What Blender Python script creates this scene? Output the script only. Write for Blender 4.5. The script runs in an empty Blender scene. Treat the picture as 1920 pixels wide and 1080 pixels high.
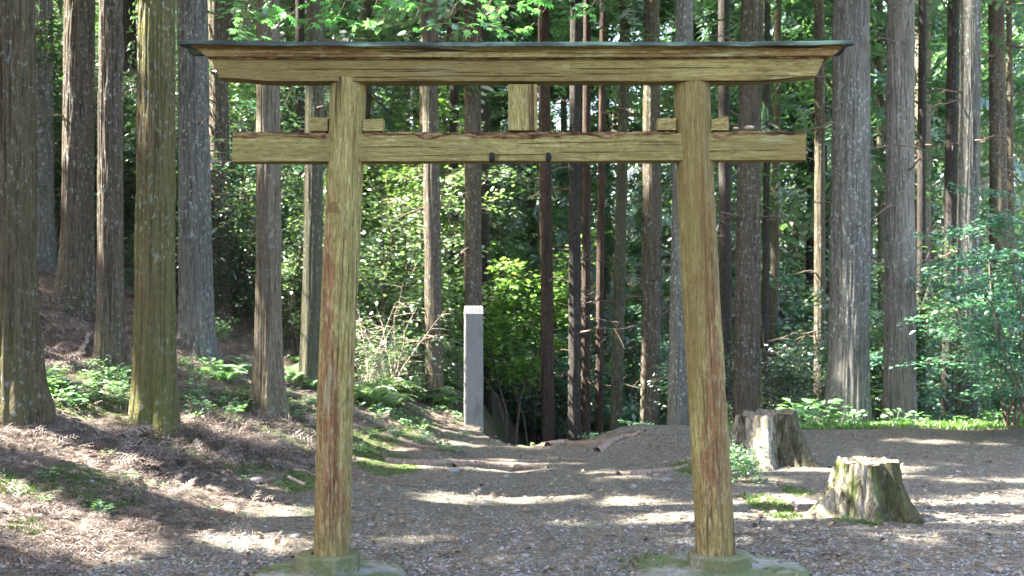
import bpy, math, random
import numpy as np
from mathutils import Vector
random.seed(7); rng = np.random.default_rng(7)
C = bpy.context.scene
# ------------------------------------------------------------------ camera, sky, sun, exposure
F = 2133.0; HZ = 573.0; CAMZ = 1.5          # focal length in px of a 1920 px wide picture, horizon row, eye height
cd = bpy.data.cameras.new('camera'); cam = bpy.data.objects.new('camera', cd); C.collection.objects.link(cam)
cam.location = (0, 0, CAMZ); cam.rotation_euler = (math.radians(90), 0, 0)
cd.sensor_width = 36; cd.lens = F / 1920 * 36; cd.shift_y = (HZ - 540) / 1920
cd.clip_start = 0.05; cd.clip_end = 1000
cd.dof.use_dof = True; cd.dof.focus_distance = 7.0; cd.dof.aperture_fstop = 4.2
C.camera = cam
SUN_EL = math.radians(50)
SD = np.array([1.0, -0.03, 0.0]); SD /= np.linalg.norm(SD)
SD = np.array([SD[0]*math.cos(SUN_EL), SD[1]*math.cos(SUN_EL), -math.sin(SUN_EL)])   # direction the light travels
w = bpy.data.worlds.new('World'); C.world = w; w.use_nodes = True
wt = w.node_tree; sky = wt.nodes.new('ShaderNodeTexSky'); sky.sky_type = 'NISHITA'; sky.sun_disc = False
sky.sun_elevation = SUN_EL; sky.sun_rotation = math.atan2(-SD[0], -SD[1]); sky.air_density = 1.0; sky.dust_density = 5.0; sky.ozone_density = 0.3
bg = wt.nodes['Background']; bg.inputs[1].default_value = 0.11
wt.links.new(sky.outputs[0], bg.inputs[0])
sl = bpy.data.lights.new('sun', 'SUN'); sl.energy = 5.0; sl.angle = math.radians(0.5); sl.color = (1.0, 0.95, 0.86)
so = bpy.data.objects.new('sun', sl); C.collection.objects.link(so); so.location = (-20, 5, 30)
so.rotation_euler = Vector(SD).to_track_quat('-Z', 'Y').to_euler()
C.view_settings.view_transform = 'Standard'; C.view_settings.look = 'None'; C.view_settings.exposure = 3.75
C.view_settings.gamma = 1.0
C.cycles.max_bounces = 6; C.cycles.diffuse_bounces = 4; C.cycles.glossy_bounces = 2; C.cycles.transmission_bounces = 4
C.cycles.sample_clamp_indirect = 6.0

# ------------------------------------------------------------------ helpers
col = C.collection
def tag(o, label=None, cat=None, group=None, kind=None):
    if label: o['label'] = label
    if cat: o['category'] = cat
    if group: o['group'] = group
    if kind: o['kind'] = kind
    return o
def empty(name, loc, label, cat, group=None, rz=0):
    o = bpy.data.objects.new(name, None); col.objects.link(o); o.location = loc; o.rotation_euler = (0, 0, rz)
    o.empty_display_size = 0.2
    return tag(o, label, cat, group)
class MB:
    def __init__(s): s.v = []; s.f = []; s.n = 0
    def add(s, v, f):
        v = np.asarray(v, float).reshape(-1, 3); 
        fs = f if isinstance(f, list) and len(f) and isinstance(f[0], np.ndarray) and f[0].ndim == 2 else [np.asarray(f, int)]
        for q in fs:
            if len(q): s.f.append(q + s.n)
        s.v.append(v); s.n += len(v); return s
    def mesh(s, name, mat, smooth=True):
        me = bpy.data.meshes.new(name); v = np.concatenate(s.v)
        me.vertices.add(len(v)); me.vertices.foreach_set('co', v.ravel())
        idx = np.concatenate([q.ravel() for q in s.f]).astype(np.int32)
        tot = np.concatenate([np.full(len(q), q.shape[1]) for q in s.f]).astype(np.int32)
        st = np.concatenate([[0], np.cumsum(tot)[:-1]]).astype(np.int32)
        me.loops.add(len(idx)); me.loops.foreach_set('vertex_index', idx)
        me.polygons.add(len(tot)); me.polygons.foreach_set('loop_start', st); me.polygons.foreach_set('loop_total', tot)
        me.polygons.foreach_set('use_smooth', np.full(len(tot), smooth))
        me.materials.append(mat); me.update(calc_edges=True); me.validate()
        return me
    def build(s, name, mat, parent=None, smooth=True, loc=None):
        o = bpy.data.objects.new(name, s.mesh(name, mat, smooth)); col.objects.link(o)
        if parent: o.parent = parent
        if loc is not None: o.location = loc
        return o
def copy_tree(o, parent=None):
    c = o.copy(); col.objects.link(c)
    if parent: c.parent = parent
    for ch in list(o.children): copy_tree(ch, c)
    return c
def hsh(ix, iy, s):
    n = (ix.astype(np.int64)*374761393 + iy.astype(np.int64)*668265263 + s*1442695041) & 0xffffffff
    n = ((n ^ (n >> 13))*1274126177) & 0xffffffff
    n = ((n ^ (n >> 16))*2246822519) & 0xffffffff
    return ((n ^ (n >> 15)) & 0xffffff)/float(0xffffff)
def vn(x, y, s=0):
    x = np.asarray(x, float); y = np.asarray(y, float); x, y = np.broadcast_arrays(x, y)
    ix = np.floor(x); iy = np.floor(y); fx = x-ix; fy = y-iy; fx = fx*fx*(3-2*fx); fy = fy*fy*(3-2*fy)
    a = hsh(ix, iy, s); b = hsh(ix+1, iy, s); c = hsh(ix, iy+1, s); d = hsh(ix+1, iy+1, s)
    return (a*(1-fx)+b*fx)*(1-fy)+(c*(1-fx)+d*fx)*fy
def fbm(x, y, s=0, o=4):
    r = 0; a = .5
    for k in range(o): r = r+a*vn(np.asarray(x)*2**k, np.asarray(y)*2**k, s+k*17); a *= .5
    return r/(1-.5**o)
def sm(a, b, x): t = np.clip((np.asarray(x, float)-a)/(b-a), 0, 1); return t*t*(3-2*t)
def nrm(v): v = np.asarray(v, float); return v/np.maximum(np.linalg.norm(v, axis=-1, keepdims=True), 1e-9)
def tube(P, R, n=6, cap=False):
    P = np.asarray(P, float); R = np.broadcast_to(np.asarray(R, float), (len(P),))
    T = nrm(np.gradient(P, axis=0)); up = np.array([0.13, 0.31, 0.94]) if abs(T[0][2]) < .9 else np.array([1., .1, 0])
    A = nrm(np.cross(T, up)); B = np.cross(T, A); a = np.arange(n)/n*2*math.pi
    V = P[:, None]+R[:, None, None]*(np.cos(a)[None, :, None]*A[:, None]+np.sin(a)[None, :, None]*B[:, None])
    m = len(P); i = np.arange(m-1)[:, None]*n; j = np.arange(n)[None]; k = (j+1) % n
    Q = np.stack([i+j, i+k, i+n+k, i+n+j], -1).reshape(-1, 4)
    return V.reshape(-1, 3), Q
def scatter(mb, T, pos, fwd, nor, sc):
    tv, tf = T; pos = np.asarray(pos, float); N = len(pos)
    if N == 0: return
    f = nrm(fwd); r = nrm(np.cross(f, nor)); n = np.cross(r, f); sc = np.broadcast_to(np.asarray(sc, float), (N,))
    V = pos[:, None]+sc[:, None, None]*(tv[None, :, 0:1]*r[:, None]+tv[None, :, 1:2]*f[:, None]+tv[None, :, 2:3]*n[:, None])
    off = np.arange(N)[:, None, None]*len(tv)
    mb.add(V.reshape(-1, 3), [(q[None]+off).reshape(-1, q.shape[1]) for q in tf])
# leaf-like templates, x across, y along, z normal, unit length
def T_leaf(wd=.3):
    v = np.array([[0, 0, 0], [-wd, .42, .07], [0, .5, -.0], [wd, .42, .07], [0, 1, -.08], [-wd*.62, .75, .03], [wd*.62, .75, .03]])
    return v, [np.array([[0, 2, 1], [0, 3, 2], [5, 2, 4], [2, 6, 4], [1, 2, 5], [3, 6, 2]])]
def T_maple():
    v = [[0, .08, 0]]; lobes = [(-125, .42), (-80, .72), (-38, .93), (0, 1.0), (38, .93), (80, .72), (125, .42)]
    f = []
    for a, L in lobes:
        a = math.radians(a); d = np.array([math.sin(a), math.cos(a)]); p = np.array([d[1], -d[0]])
        b = len(v); w_ = .085+.05*L
        for (l, s_) in ((.42, -1), (1, 0), (.42, 1)):
            q = d*l*L*.75+p*s_*w_; v.append([q[0], q[1]+.08, -.10*l*l*L])
        f += [[0, b, b+1], [0, b+1, b+2]]
    v += [[-.012, -.45, -.05], [.012, -.45, -.05]]; f.append([0, len(v)-2, len(v)-1])
    return np.array(v), [np.array(f)]
def T_spray(n=11, w_=.045, droop=.25, L=.42, seed=1):
    r = np.random.default_rng(seed); v = []; f = []
    def fing(b, d, l, wd):
        d = nrm(d); p = np.array([-d[1], d[0], 0]); i = len(v)
        v.extend([b-p*wd*.5, b+p*wd*.5, b+d*l*.6+p*wd*.8, b+d*l]); f.extend([[i, i+1, i+2], [i, i+2, i+3]])
    for k in range(n):
        t = (k+.5)/n; b = np.array([0, t, -droop*t*t]); s = 1 if k % 2 else -1
        l = L*(1-.55*t)*r.uniform(.7, 1.2)
        fing(b, np.array([s*1.0, r.uniform(.5, 1.0), r.uniform(-.35, .1)]), l, w_*r.uniform(.8, 1.3))
    i = len(v); v.extend([np.array([-.012, 0, 0]), np.array([.012, 0, 0]), np.array([0, 1.05, -droop])]); f.append([i, i+1, i+2])
    return np.array(v), [np.array(f)]
def T_fern(n=15, droop=.45):
    v = []; f = []
    for k in range(n):
        t = .12+.86*k/n; z = .45*math.sin(t*2.2)-droop*t*t
        l = .30*math.sin(min(1, (1-t)*1.35+.05)*math.pi/2); w_ = .030
        for s in (-1, 1):
            i = len(v); v += [[0, t-w_, z], [0, t+w_, z], [s*l*.6, t+w_*1.3+.05, z-.02], [s*l, t+.09, z-.06], [s*l*.6, t-w_*.4+.05, z-.02]]
            f += [[i, i+1, i+2], [i, i+2, i+4], [i+4, i+2, i+3]]
    for k in range(6):
        t0 = k/6; t1 = (k+1)/6; z0 = .45*math.sin(t0*2.2)-droop*t0*t0; z1 = .45*math.sin(t1*2.2)-droop*t1*t1; i = len(v)
        v += [[-.008, t0, z0], [.008, t0, z0], [.006, t1, z1], [-.006, t1, z1]]; f += [[i, i+1, i+2], [i, i+2, i+3]]
    return np.array(v, float), [np.array(f)]
LEAF = T_leaf(); LEAFW = T_leaf(.42); LEAFN = T_leaf(.18); MAPLE = T_maple(); FERN = T_fern()
SPR = [T_spray(11, .05, .3, .42, k) for k in range(3)]
SPRC = [T_spray(8, .11, .3, .5, 9+k) for k in range(3)]
DEADSPR = [T_spray(14, .022, .08, .35, 20+k) for k in range(2)]

# ------------------------------------------------------------------ materials
class NT:
    def __init__(s, name):
        s.m = bpy.data.materials.new(name); s.m.use_nodes = True; s.t = s.m.node_tree; s.t.nodes.clear()
        s.out = s.t.nodes.new('ShaderNodeOutputMaterial')
    def n(s, ty, _o=0, **k):
        nd = s.t.nodes.new('ShaderNode'+ty)
        for a, b in k.items():
            if a.startswith('i_') or a.startswith('I'):
                key = a[2:].replace('_', ' ') if a.startswith('i_') else int(a[1:])
                if isinstance(b, bpy.types.NodeSocket): s.t.links.new(b, nd.inputs[key])
                else: nd.inputs[key].default_value = b
            else: setattr(nd, a, b)
        return nd.outputs[_o]
    def mapping(s, scale, loc=(0, 0, 0), coord='Object'):
        tc = s.t.nodes.new('ShaderNodeTexCoord'); return s.n('Mapping', i_Vector=tc.outputs[coord], i_Scale=scale, i_Location=loc)
    def noise(s, vec, sc, det=4, rough=.55, dist=0.0): return s.n('TexNoise', i_Vector=vec, i_Scale=sc, i_Detail=det, i_Roughness=rough, i_Distortion=dist)
    def ramp(s, fac, *st):
        nd = s.t.nodes.new('ShaderNodeValToRGB'); s.t.links.new(fac, nd.inputs[0]); e = nd.color_ramp.elements
        while len(e) < len(st): e.new(.5)
        for q, (p, c) in zip(e, st):
            q.position = p; q.color = (c, c, c, 1) if not hasattr(c, '__len__') else (*c, 1)
        return nd.outputs[0]
    def mix(s, fac, a, b, mode='MIX'):
        nd = s.t.nodes.new('ShaderNodeMix'); nd.data_type = 'RGBA'; nd.blend_type = mode
        for i, x in ((0, fac), (6, a), (7, b)):
            if isinstance(x, bpy.types.NodeSocket): s.t.links.new(x, nd.inputs[i])
            else: nd.inputs[i].default_value = x if i == 0 else (*x, 1)
        return nd.outputs[2]
    def math(s, op, a, b=0.0, clamp=False): return s.n('Math', operation=op, I0=a, I1=b, use_clamp=clamp)
    def bump(s, h, st=.5, dist=.01, nor=None):
        k = dict(i_Height=h, i_Strength=st, i_Distance=dist)
        if nor is not None: k['i_Normal'] = nor
        return s.n('Bump', **k)
    def finish(s, sh): s.t.links.new(sh, s.out.inputs[0]); return s.m
    def pbr(s, c, rough=.8, normal=None, spec=.3):
        nd = s.t.nodes.new('ShaderNodeBsdfPrincipled')
        for i, x in (('Base Color', c), ('Roughness', rough), ('Normal', normal), ('Specular IOR Level', spec)):
            if x is None: continue
            if isinstance(x, bpy.types.NodeSocket): s.t.links.new(x, nd.inputs[i])
            else: nd.inputs[i].default_value = (*x, 1) if i == 'Base Color' else x
        return s.finish(nd.outputs[0])
def m_bark(name, dark, light, moss=0., mosscol=(.07, .08, .02), lichen=.3, red=0.):
    dark = tuple(x*.75 for x in dark); light = tuple(x*.72 for x in light)
    t = NT(name); v = t.mapping((1, 1, .07)); v1 = t.mapping((1, 1, 1))
    rnd = t.n('ObjectInfo', _o=5)
    vs = t.n('VectorMath', operation='ADD', I0=v, I1=t.n('CombineXYZ', I2=t.math('MULTIPLY', rnd, 37.)))
    a = t.noise(vs, 44, 5, .65, .25); b = t.noise(v, 120, 3, .65); vl = t.noise(vs, 13, 3, .6, .3); c = t.noise(v1, 2.2, 3)
    ridg = t.ramp(t.math('ADD', t.math('MULTIPLY', a, .75), t.math('MULTIPLY', vl, .25)), (.40, 0.), (.55, 1.))
    base = t.mix(ridg, dark, light)
    base = t.mix(t.ramp(b, (.42, 0.), (.66, .75)), base, tuple(x*1.5 for x in light))
    base = t.mix(t.ramp(c, (.4, 0.), (.65, .55)), base, tuple(x*.72 for x in light))
    if red: base = t.mix(t.ramp(t.noise(v, 5, 3), (.45, 0.), (.65, red)), base, (.12, .066, .045))
    if moss: base = t.mix(t.ramp(t.noise(t.mapping((1, 1, .35)), 1.6, 4), (.5-.28*moss, 0.), (.62, moss)), base, mosscol)
    vo = t.noise(t.mapping((1, 1, .6), (3, 1, 2)), 30, 4, .68); big = t.noise(v1, 1.3, 2)
    li = t.math('MULTIPLY', t.ramp(vo, (.57, 0.), (.62, 1.)), t.ramp(big, (.36, .12), (.62, 1.)))
    base = t.mix(t.math('MULTIPLY', li, lichen), base, (.36, .42, .40))
    hgt = t.math('ADD', t.math('MULTIPLY', a, 1.0), t.math('MULTIPLY', b, .45))
    return t.pbr(base, .92, t.bump(hgt, 1.0, .03), .15)
BARK = {
 'moss': m_bark('bark mossy brown', (.026, .019, .010), (.165, .130, .070), .72, (.098, .104, .028), .4),
 'mossbrown': m_bark('bark dark mossy brown', (.022, .016, .010), (.125, .098, .058), .42, (.075, .074, .028), .3),
 'brown': m_bark('bark brown', (.024, .018, .013), (.15, .12, .088), .25, lichen=.6),
 'grey': m_bark('bark grey', (.036, .034, .028), (.20, .192, .165), .1, (.12, .14, .09), lichen=.95),
 'pale': m_bark('bark pale', (.055, .048, .038), (.27, .245, .205), .12, lichen=.8),
 'red': m_bark('bark reddish', (.022, .015, .011), (.085, .060, .046), .0, lichen=.15, red=.3),
 'dark': m_bark('bark dark', (.017, .014, .012), (.066, .057, .048), .0, lichen=.2),  # darker bark for the far trunks, their shade put into the colour
 'warm': m_bark('bark warm pale', (.045, .034, .024), (.215, .175, .125), .28, (.10, .10, .04), lichen=.45),
 'green': m_bark('bark greenish', (.030, .026, .018), (.13, .12, .08), .5, (.07, .08, .035), .4),
}
def m_leaf(name, c1, c2, c3, trans=.45, tc=None, gloss=.12, rough=.35):
    t = NT(name); r = t.n('NewGeometry', _o=8)
    c = t.ramp(r, (0., c1), (.5, c2), (1., c3))
    d = t.n('BsdfDiffuse', i_Color=c)
    tcol = t.mix(1.0, c, tc or (1.25, 1.45, .75), 'MULTIPLY')
    tr = t.n('BsdfTranslucent', i_Color=tcol)
    mx = t.n('MixShader', I0=trans, I1=d, I2=tr)
    g = t.n('BsdfGlossy', i_Color=(.9, .95, 1, 1), i_Roughness=rough)
    return t.finish(t.n('MixShader', I0=gloss, I1=mx, I2=g))
M_CEDAR = m_leaf('cedar foliage', (.045, .095, .050), (.075, .15, .072), (.12, .21, .10), .45, gloss=.09)
M_BROAD = m_leaf('broadleaf foliage', (.040, .09, .036), (.075, .15, .05), (.14, .22, .075), .42, gloss=.16)
M_SUNLEAF = m_leaf('sunlit broadleaf foliage', (.09, .15, .06), (.16, .24, .10), (.30, .38, .20), .45, gloss=.2)  # lighter copy of the broadleaf, sunlight on the bushes put into its colour
M_GRASS = m_leaf('grass blades', (.07, .15, .03), (.11, .21, .045), (.17, .28, .07), .35, gloss=.05)
M_BRIGHT = m_leaf('fresh broadleaf foliage', (.085, .17, .04), (.15, .26, .06), (.24, .35, .09), .5)
M_TEAL = m_leaf('blue green foliage', (.045, .115, .070), (.075, .18, .10), (.13, .26, .14), .42, (1.1, 1.5, 1.05))
M_MAPLE = m_leaf('maple foliage', (.07, .21, .06), (.11, .30, .09), (.17, .38, .12), .6, (1.2, 1.5, .9))
M_FERN = m_leaf('fern foliage', (.075, .17, .065), (.14, .26, .11), (.25, .38, .19), .42, gloss=.15)
M_DARKLEAF = m_leaf('evergreen foliage', (.022, .05, .026), (.04, .085, .035), (.07, .12, .05), .3, gloss=.16)
M_DEAD = m_leaf('dead cedar needles', (.065, .047, .038), (.15, .112, .093), (.32, .26, .225), .15, (1, 1, 1), .02, .6)
M_FALLEN = m_leaf('fallen dry leaf', (.09, .06, .04), (.18, .125, .08), (.30, .235, .165), .2, (1, 1, 1), .03, .6)
M_MOSSB = m_leaf('moss tufts', (.035, .07, .016), (.06, .105, .025), (.10, .15, .035), .3, gloss=.02)
def m_twig():
    t = NT('twig bark'); return t.pbr(t.ramp(t.noise(t.mapping((1, 1, 1)), 30, 3), (.3, (.06, .043, .032)), (.7, (.19, .145, .115))), .9, None, .2)
M_TWIG = m_twig()
t = NT('pale bare twig'); M_PALETWIG = t.pbr(t.ramp(t.noise(t.mapping((1, 1, 1)), 30, 3), (.3, (.22, .16, .12)), (.7, (.42, .33, .27))), .85, None, .2)
def m_wood(name, axis, red=0., seed=0., dirt=.4, band=None):
    s = {'x': (.045, 1, 1), 'z': (1, 1, .045), 'xs': (.1, 1, 1)}[axis]; t = NT(name)
    v = t.mapping(s, (seed, seed*.7, seed*1.3)); v1 = t.mapping((1, 1, 1), (seed, 0, seed)); v2 = t.mapping(tuple(min(1, q*4) for q in s), (seed, 2, seed))
    g = t.noise(v, 48, 6, .72, .5); f = t.noise(v, 170, 3, .75); b = t.noise(v2, 2.2, 4, .6); b2 = t.noise(v2, 5.5, 4, .65)
    c = t.ramp(g, (.32, (.10, .072, .022)), (.48, (.235, .188, .062)), (.64, (.37, .32, .125)))
    c = t.mix(t.ramp(b, (.38, 0.), (.66, .75)), c, (.31, .30, .11))
    c = t.mix(t.ramp(t.noise(v1, 2.7, 5, .6), (.42, 0.), (.64, dirt)), c, (.145, .135, .042))
    if red:
        rm = t.math('MULTIPLY', t.ramp(b2, (.50-.14*red, 0.), (.60, 1.)), t.ramp(f, (.3, .45), (.6, 1.)))
        c = t.mix(t.math('MULTIPLY', rm, min(1, red)), c, t.mix(t.ramp(g, (.35, 0.), (.65, 1.)), (.085, .030, .012), (.25, .125, .055)))
    if band:
        x0, k, w0, kw, z0, z1 = band; sx = t.t.nodes.new('ShaderNodeSeparateXYZ'); t.t.links.new(t.mapping((1, 1, 1)), sx.inputs[0]); X, Z = sx.outputs[0], sx.outputs[2]
        d = t.math('ABSOLUTE', t.math('SUBTRACT', X, t.math('ADD', t.math('MULTIPLY', Z, k), x0)))
        d = t.math('DIVIDE', d, t.math('ADD', t.math('MULTIPLY', Z, kw), w0))
        d = t.math('ADD', d, t.math('MULTIPLY', t.math('SUBTRACT', t.noise(t.mapping((1, 1, .12), (seed, 1, 2)), 16, 5, .7), .5), 4.0))
        zm = t.math('MULTIPLY', t.ramp(t.math('SUBTRACT', Z, z0), (0., 0.), (.25, 1.)), t.ramp(t.math('SUBTRACT', z1, Z), (0., 0.), (.5, 1.)))
        bm = t.math('MULTIPLY', t.ramp(d, (.55, 1.), (1.15, 0.)), zm)
        c = t.mix(t.ramp(t.math('ADD', Z, t.math('MULTIPLY', g, .5)), (.2, .65), (1.0, 0.)), c, (.13, .085, .036))
        c = t.mix(t.math('MULTIPLY', bm, .9), c, t.mix(t.ramp(g, (.38, 0.), (.62, 1.)), (.085, .030, .013), (.27, .135, .065)))
    c = t.mix(t.ramp(t.noise(t.mapping(tuple(min(1, q*6) for q in s)), 46, 4, .75), (.5, 0.), (.62, .5)), c, (.42, .38, .20))
    c = t.mix(t.ramp(t.noise(t.mapping(tuple(min(1, q*6) for q in s), (3, 4, 5)), 60, 4, .75), (.36, .65), (.46, 0.)), c, (.075, .055, .025))
    pal = t.math('MULTIPLY', t.ramp(t.noise(v2, 9, 3, .6), (.60, 0.), (.68, 1.)), .55)
    c = t.mix(pal, c, (.34, .35, .22))
    c = t.mix(t.ramp(t.noise(v, 15, 3, .6), (.345, .95), (.38, 0.)), c, (.040, .024, .013))
    kn = t.noise(t.mapping((1, 1, 1), (seed+4, 0, 1)), 6.5, 1, .4); c = t.mix(t.ramp(kn, (.72, 0.), (.76, .7)), c, (.10, .06, .025))
    c = t.mix(t.math('MULTIPLY', t.ramp(f, (.36, .9), (.54, 0.)), .75), c, (.085, .06, .028))
    c = t.mix(t.ramp(t.noise(v2, 1.1, 5, .7), (.5, 0.), (.60, .65)), c, (.12, .085, .030))
    sp = t.noise(v1, 55, 3, .7)
    c = t.mix(t.math('MULTIPLY', t.ramp(sp, (.64, 0.), (.70, 1.)), t.ramp(t.noise(v1, 3.5, 2), (.5, 0.), (.65, .8))), c, (.05, .045, .02))
    h = t.math('ADD', t.math('MULTIPLY', g, .8), t.math('MULTIPLY', f, .5))
    h = t.math('ADD', h, t.ramp(t.noise(v, 15, 2, .5), (.28, -0.), (.36, 1.)))
    return t.pbr(c, .85, t.bump(h, .9, .012), .2)
M_WX = m_wood('beam wood', 'x', .35, 1.7); M_WX3 = m_wood('upper beam wood', 'x', 1.0, 7.7, .3); M_WX2 = m_wood('tie beam wood', 'x', .25, 5.1, .5); M_WZL = m_wood('left post wood', 'z', .35, 3.3, .5, (-1.10, -.012, .10, -.028, .1, 2.3))
M_WZR = m_wood('right post wood', 'z', .45, 9.2, .4, (1.115, -.035, .080, -.006, .25, 2.5)); M_WZ = m_wood('strut wood', 'z', .2, 6.6); M_WSM = m_wood('wedge wood', 'xs', .1, 2.2, .15)
t = NT('rotten red wood'); v = t.mapping((.2, 1, 1)); g = t.noise(v, 60, 5, .7)
M_ROT = t.pbr(t.ramp(g, (.38, (.022, .014, .009)), (.5, (.11, .058, .030)), (.62, (.24, .18, .09))), .95, t.bump(g, 1., .012), .1)
t = NT('patinated copper'); v = t.mapping((.3, 1, 1)); g = t.noise(v, 9, 5, .6)
M_COPPER = t.pbr(t.ramp(g, (.36, (.022, .030, .028)), (.5, (.045, .064, .056)), (.64, (.14, .22, .17))), .75, t.bump(t.noise(v, 14, 3), .5, .008), .2)
t = NT('mossy concrete'); v = t.mapping((1, 1, 1)); g = t.noise(v, 60, 4, .7); b = t.noise(v, 5, 4)
c = t.ramp(g, (.3, (.08, .076, .058)), (.7, (.21, .20, .155))); c = t.mix(t.ramp(b, (.35, .25), (.55, .9)), c, t.mix(g, (.035, .042, .015), (.13, .145, .055)))
M_CONC = t.pbr(c, .9, t.bump(g, .7, .004), .2)
t = NT('concrete pad'); v = t.mapping((1, 1, 1)); g = t.noise(v, 70, 4, .7); b = t.noise(v, 2.6, 5, .65)
c = t.ramp(g, (.3, (.13, .125, .11)), (.7, (.28, .27, .25))); c = t.mix(t.ramp(b, (.42, 0.), (.54, .9)), c, t.mix(g, (.03, .045, .014), (.11, .14, .05)))
M_PAD = t.pbr(c, .9, t.bump(g, .8, .005), .2)
t = NT('granite'); v = t.mapping((1, 1, 1)); g = t.noise(v, 90, 3, .7); b = t.noise(t.mapping((1, 1, .35)), 5, 4)
c = t.ramp(g, (.3, (.10, .098, .09)), (.7, (.225, .22, .20))); c = t.mix(t.ramp(b, (.48, 0.), (.64, .55)), c, (.06, .07, .055)); c = t.mix(t.ramp(t.noise(t.mapping((1, 1, .6)), 3.1, 5, .7), (.56, 0.), (.66, .4)), c, (.26, .27, .24))
M_GRAN = t.pbr(c, .8, t.bump(g, .5, .004), .3)
t = NT('sunlit granite'); M_GCAP = t.pbr(t.ramp(t.noise(t.mapping((1, 1, 1)), 60, 3), (.3, (.20, .20, .18)), (.7, (.40, .39, .36))), .8)  # paler than the shaft: sun on the sloped top put into the colour
t = NT('black iron'); M_IRON = t.pbr(t.ramp(t.noise(t.mapping((1, 1, 1)), 80, 3), (.3, (.006, .010, .008)), (.7, (.015, .026, .02))), .8, None, .2)
def m_stump(name, moss):
    t = NT(name); v = t.mapping((1, 1, .2)); g = t.noise(v, 42, 6, .75, .6); b = t.noise(t.mapping((1, 1, .5)), 5.2, 5, .65); f = t.noise(t.mapping((1, 1, .22)), 15, 5, .7, .7)
    c = t.ramp(g, (.32, (.055, .040, .028)), (.46, (.20, .17, .12)), (.60, (.42, .39, .31)))
    c = t.mix(t.ramp(f, (.37, .85), (.43, 0.)), c, (.045, .032, .020))
    c = t.mix(t.ramp(b, (.60-.26*moss, 0.), (.68-.2*moss, .9)), c, t.mix(g, (.035, .05, .012), (.12, .155, .035)))
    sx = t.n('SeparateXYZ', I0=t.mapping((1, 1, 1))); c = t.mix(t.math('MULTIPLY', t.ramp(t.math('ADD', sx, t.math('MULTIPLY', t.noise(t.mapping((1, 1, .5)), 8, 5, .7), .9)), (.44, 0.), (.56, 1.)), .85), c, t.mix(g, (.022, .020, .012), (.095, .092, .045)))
    h = t.math('ADD', g, t.ramp(f, (.34, 0.), (.46, .8)))
    return t.pbr(c, .92, t.bump(h, 1., .035), .15)
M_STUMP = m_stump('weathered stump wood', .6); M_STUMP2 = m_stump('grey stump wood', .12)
t = NT('rotten stump core'); g = t.noise(t.mapping((1, 1, 1)), 30, 5, .7); M_CORE = t.pbr(t.ramp(g, (.3, (.06, .048, .034)), (.7, (.24, .21, .15))), .95, t.bump(g, 1., .02), .1)
t = NT('pebble'); r = t.n('NewGeometry', _o=8); M_PEB = t.pbr(t.mix(.35, t.ramp(r, (0., (.06, .056, .055)), (.6, (.13, .12, .115)), (1., (.27, .255, .245))), t.ramp(t.noise(t.mapping((1, 1, 1)), 120, 2), (.3, .1), (.7, .4))), .85, None, .25)
def m_ground():
    t = NT('forest floor'); v = t.mapping((1, 1, 1)); at = t.n('Attribute', attribute_name='zone', _o=0)
    sep = t.t.nodes.new('ShaderNodeSeparateColor'); t.t.links.new(at, sep.inputs[0]); R, G, B = sep.outputs
    n1 = t.noise(v, 3.1, 6, .65); n2 = t.noise(v, 22, 5, .7); n3 = t.noise(v, 90, 4, .7)
    vo = t.t.nodes.new('ShaderNodeTexVoronoi'); t.t.links.new(v, vo.inputs[0]); vo.inputs['Scale'].default_value = 55; vo.inputs['Randomness'].default_value = 1
    vo2 = t.t.nodes.new('ShaderNodeTexVoronoi'); t.t.links.new(v, vo2.inputs[0]); vo2.inputs['Scale'].default_value = 120
    grav = t.ramp(n2, (.3, (.070, .059, .042)), (.55, (.125, .110, .080)), (.72, (.19, .170, .128)))
    cellc = t.n('SeparateColor', I0=vo.outputs[1])
    grav = t.mix(.55, grav, t.ramp(cellc, (0., (.045, .041, .032)), (.6, (.115, .106, .084)), (1., (.26, .247, .20))))
    grav = t.mix(t.ramp(n1, (.45, 0.), (.66, .6)), grav, (.13, .100, .078))
    lit = t.ramp(n3, (.28, (.035, .027, .019)), (.5, (.10, .078, .060)), (.70, (.29, .245, .205)))
    lit = t.mix(t.ramp(n2, (.4, .0), (.62, .65)), lit, (.10, .072, .055))
    lit = t.mix(t.ramp(n1, (.52, .0), (.66, .5)), lit, (.06, .055, .035))
    moss = t.ramp(n3, (.3, (.030, .045, .012)), (.7, (.085, .115, .028)))
    k = t.math('ADD', R, t.math('MULTIPLY', t.math('SUBTRACT', n2, .5), .8))
    c = t.mix(t.ramp(k, (.35, 0.), (.6, 1.)), lit, grav)
    k2 = t.math('ADD', G, t.math('MULTIPLY', t.math('SUBTRACT', n2, .5), .9))
    c = t.mix(t.ramp(k2, (.42, 0.), (.62, .95)), c, moss)
    h = t.math('ADD', t.math('MULTIPLY', n3, .6), t.math('MULTIPLY', n2, .9))
    h = t.math('SUBTRACT', h, t.math('MULTIPLY', t.math('MULTIPLY', vo.outputs[0], .6), R))
    h = t.math('SUBTRACT', h, t.math('MULTIPLY', vo2.outputs[0], .25))
    return t.pbr(c, .93, t.bump(h, .9, .02), .2)
M_GROUND = m_ground()

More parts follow.
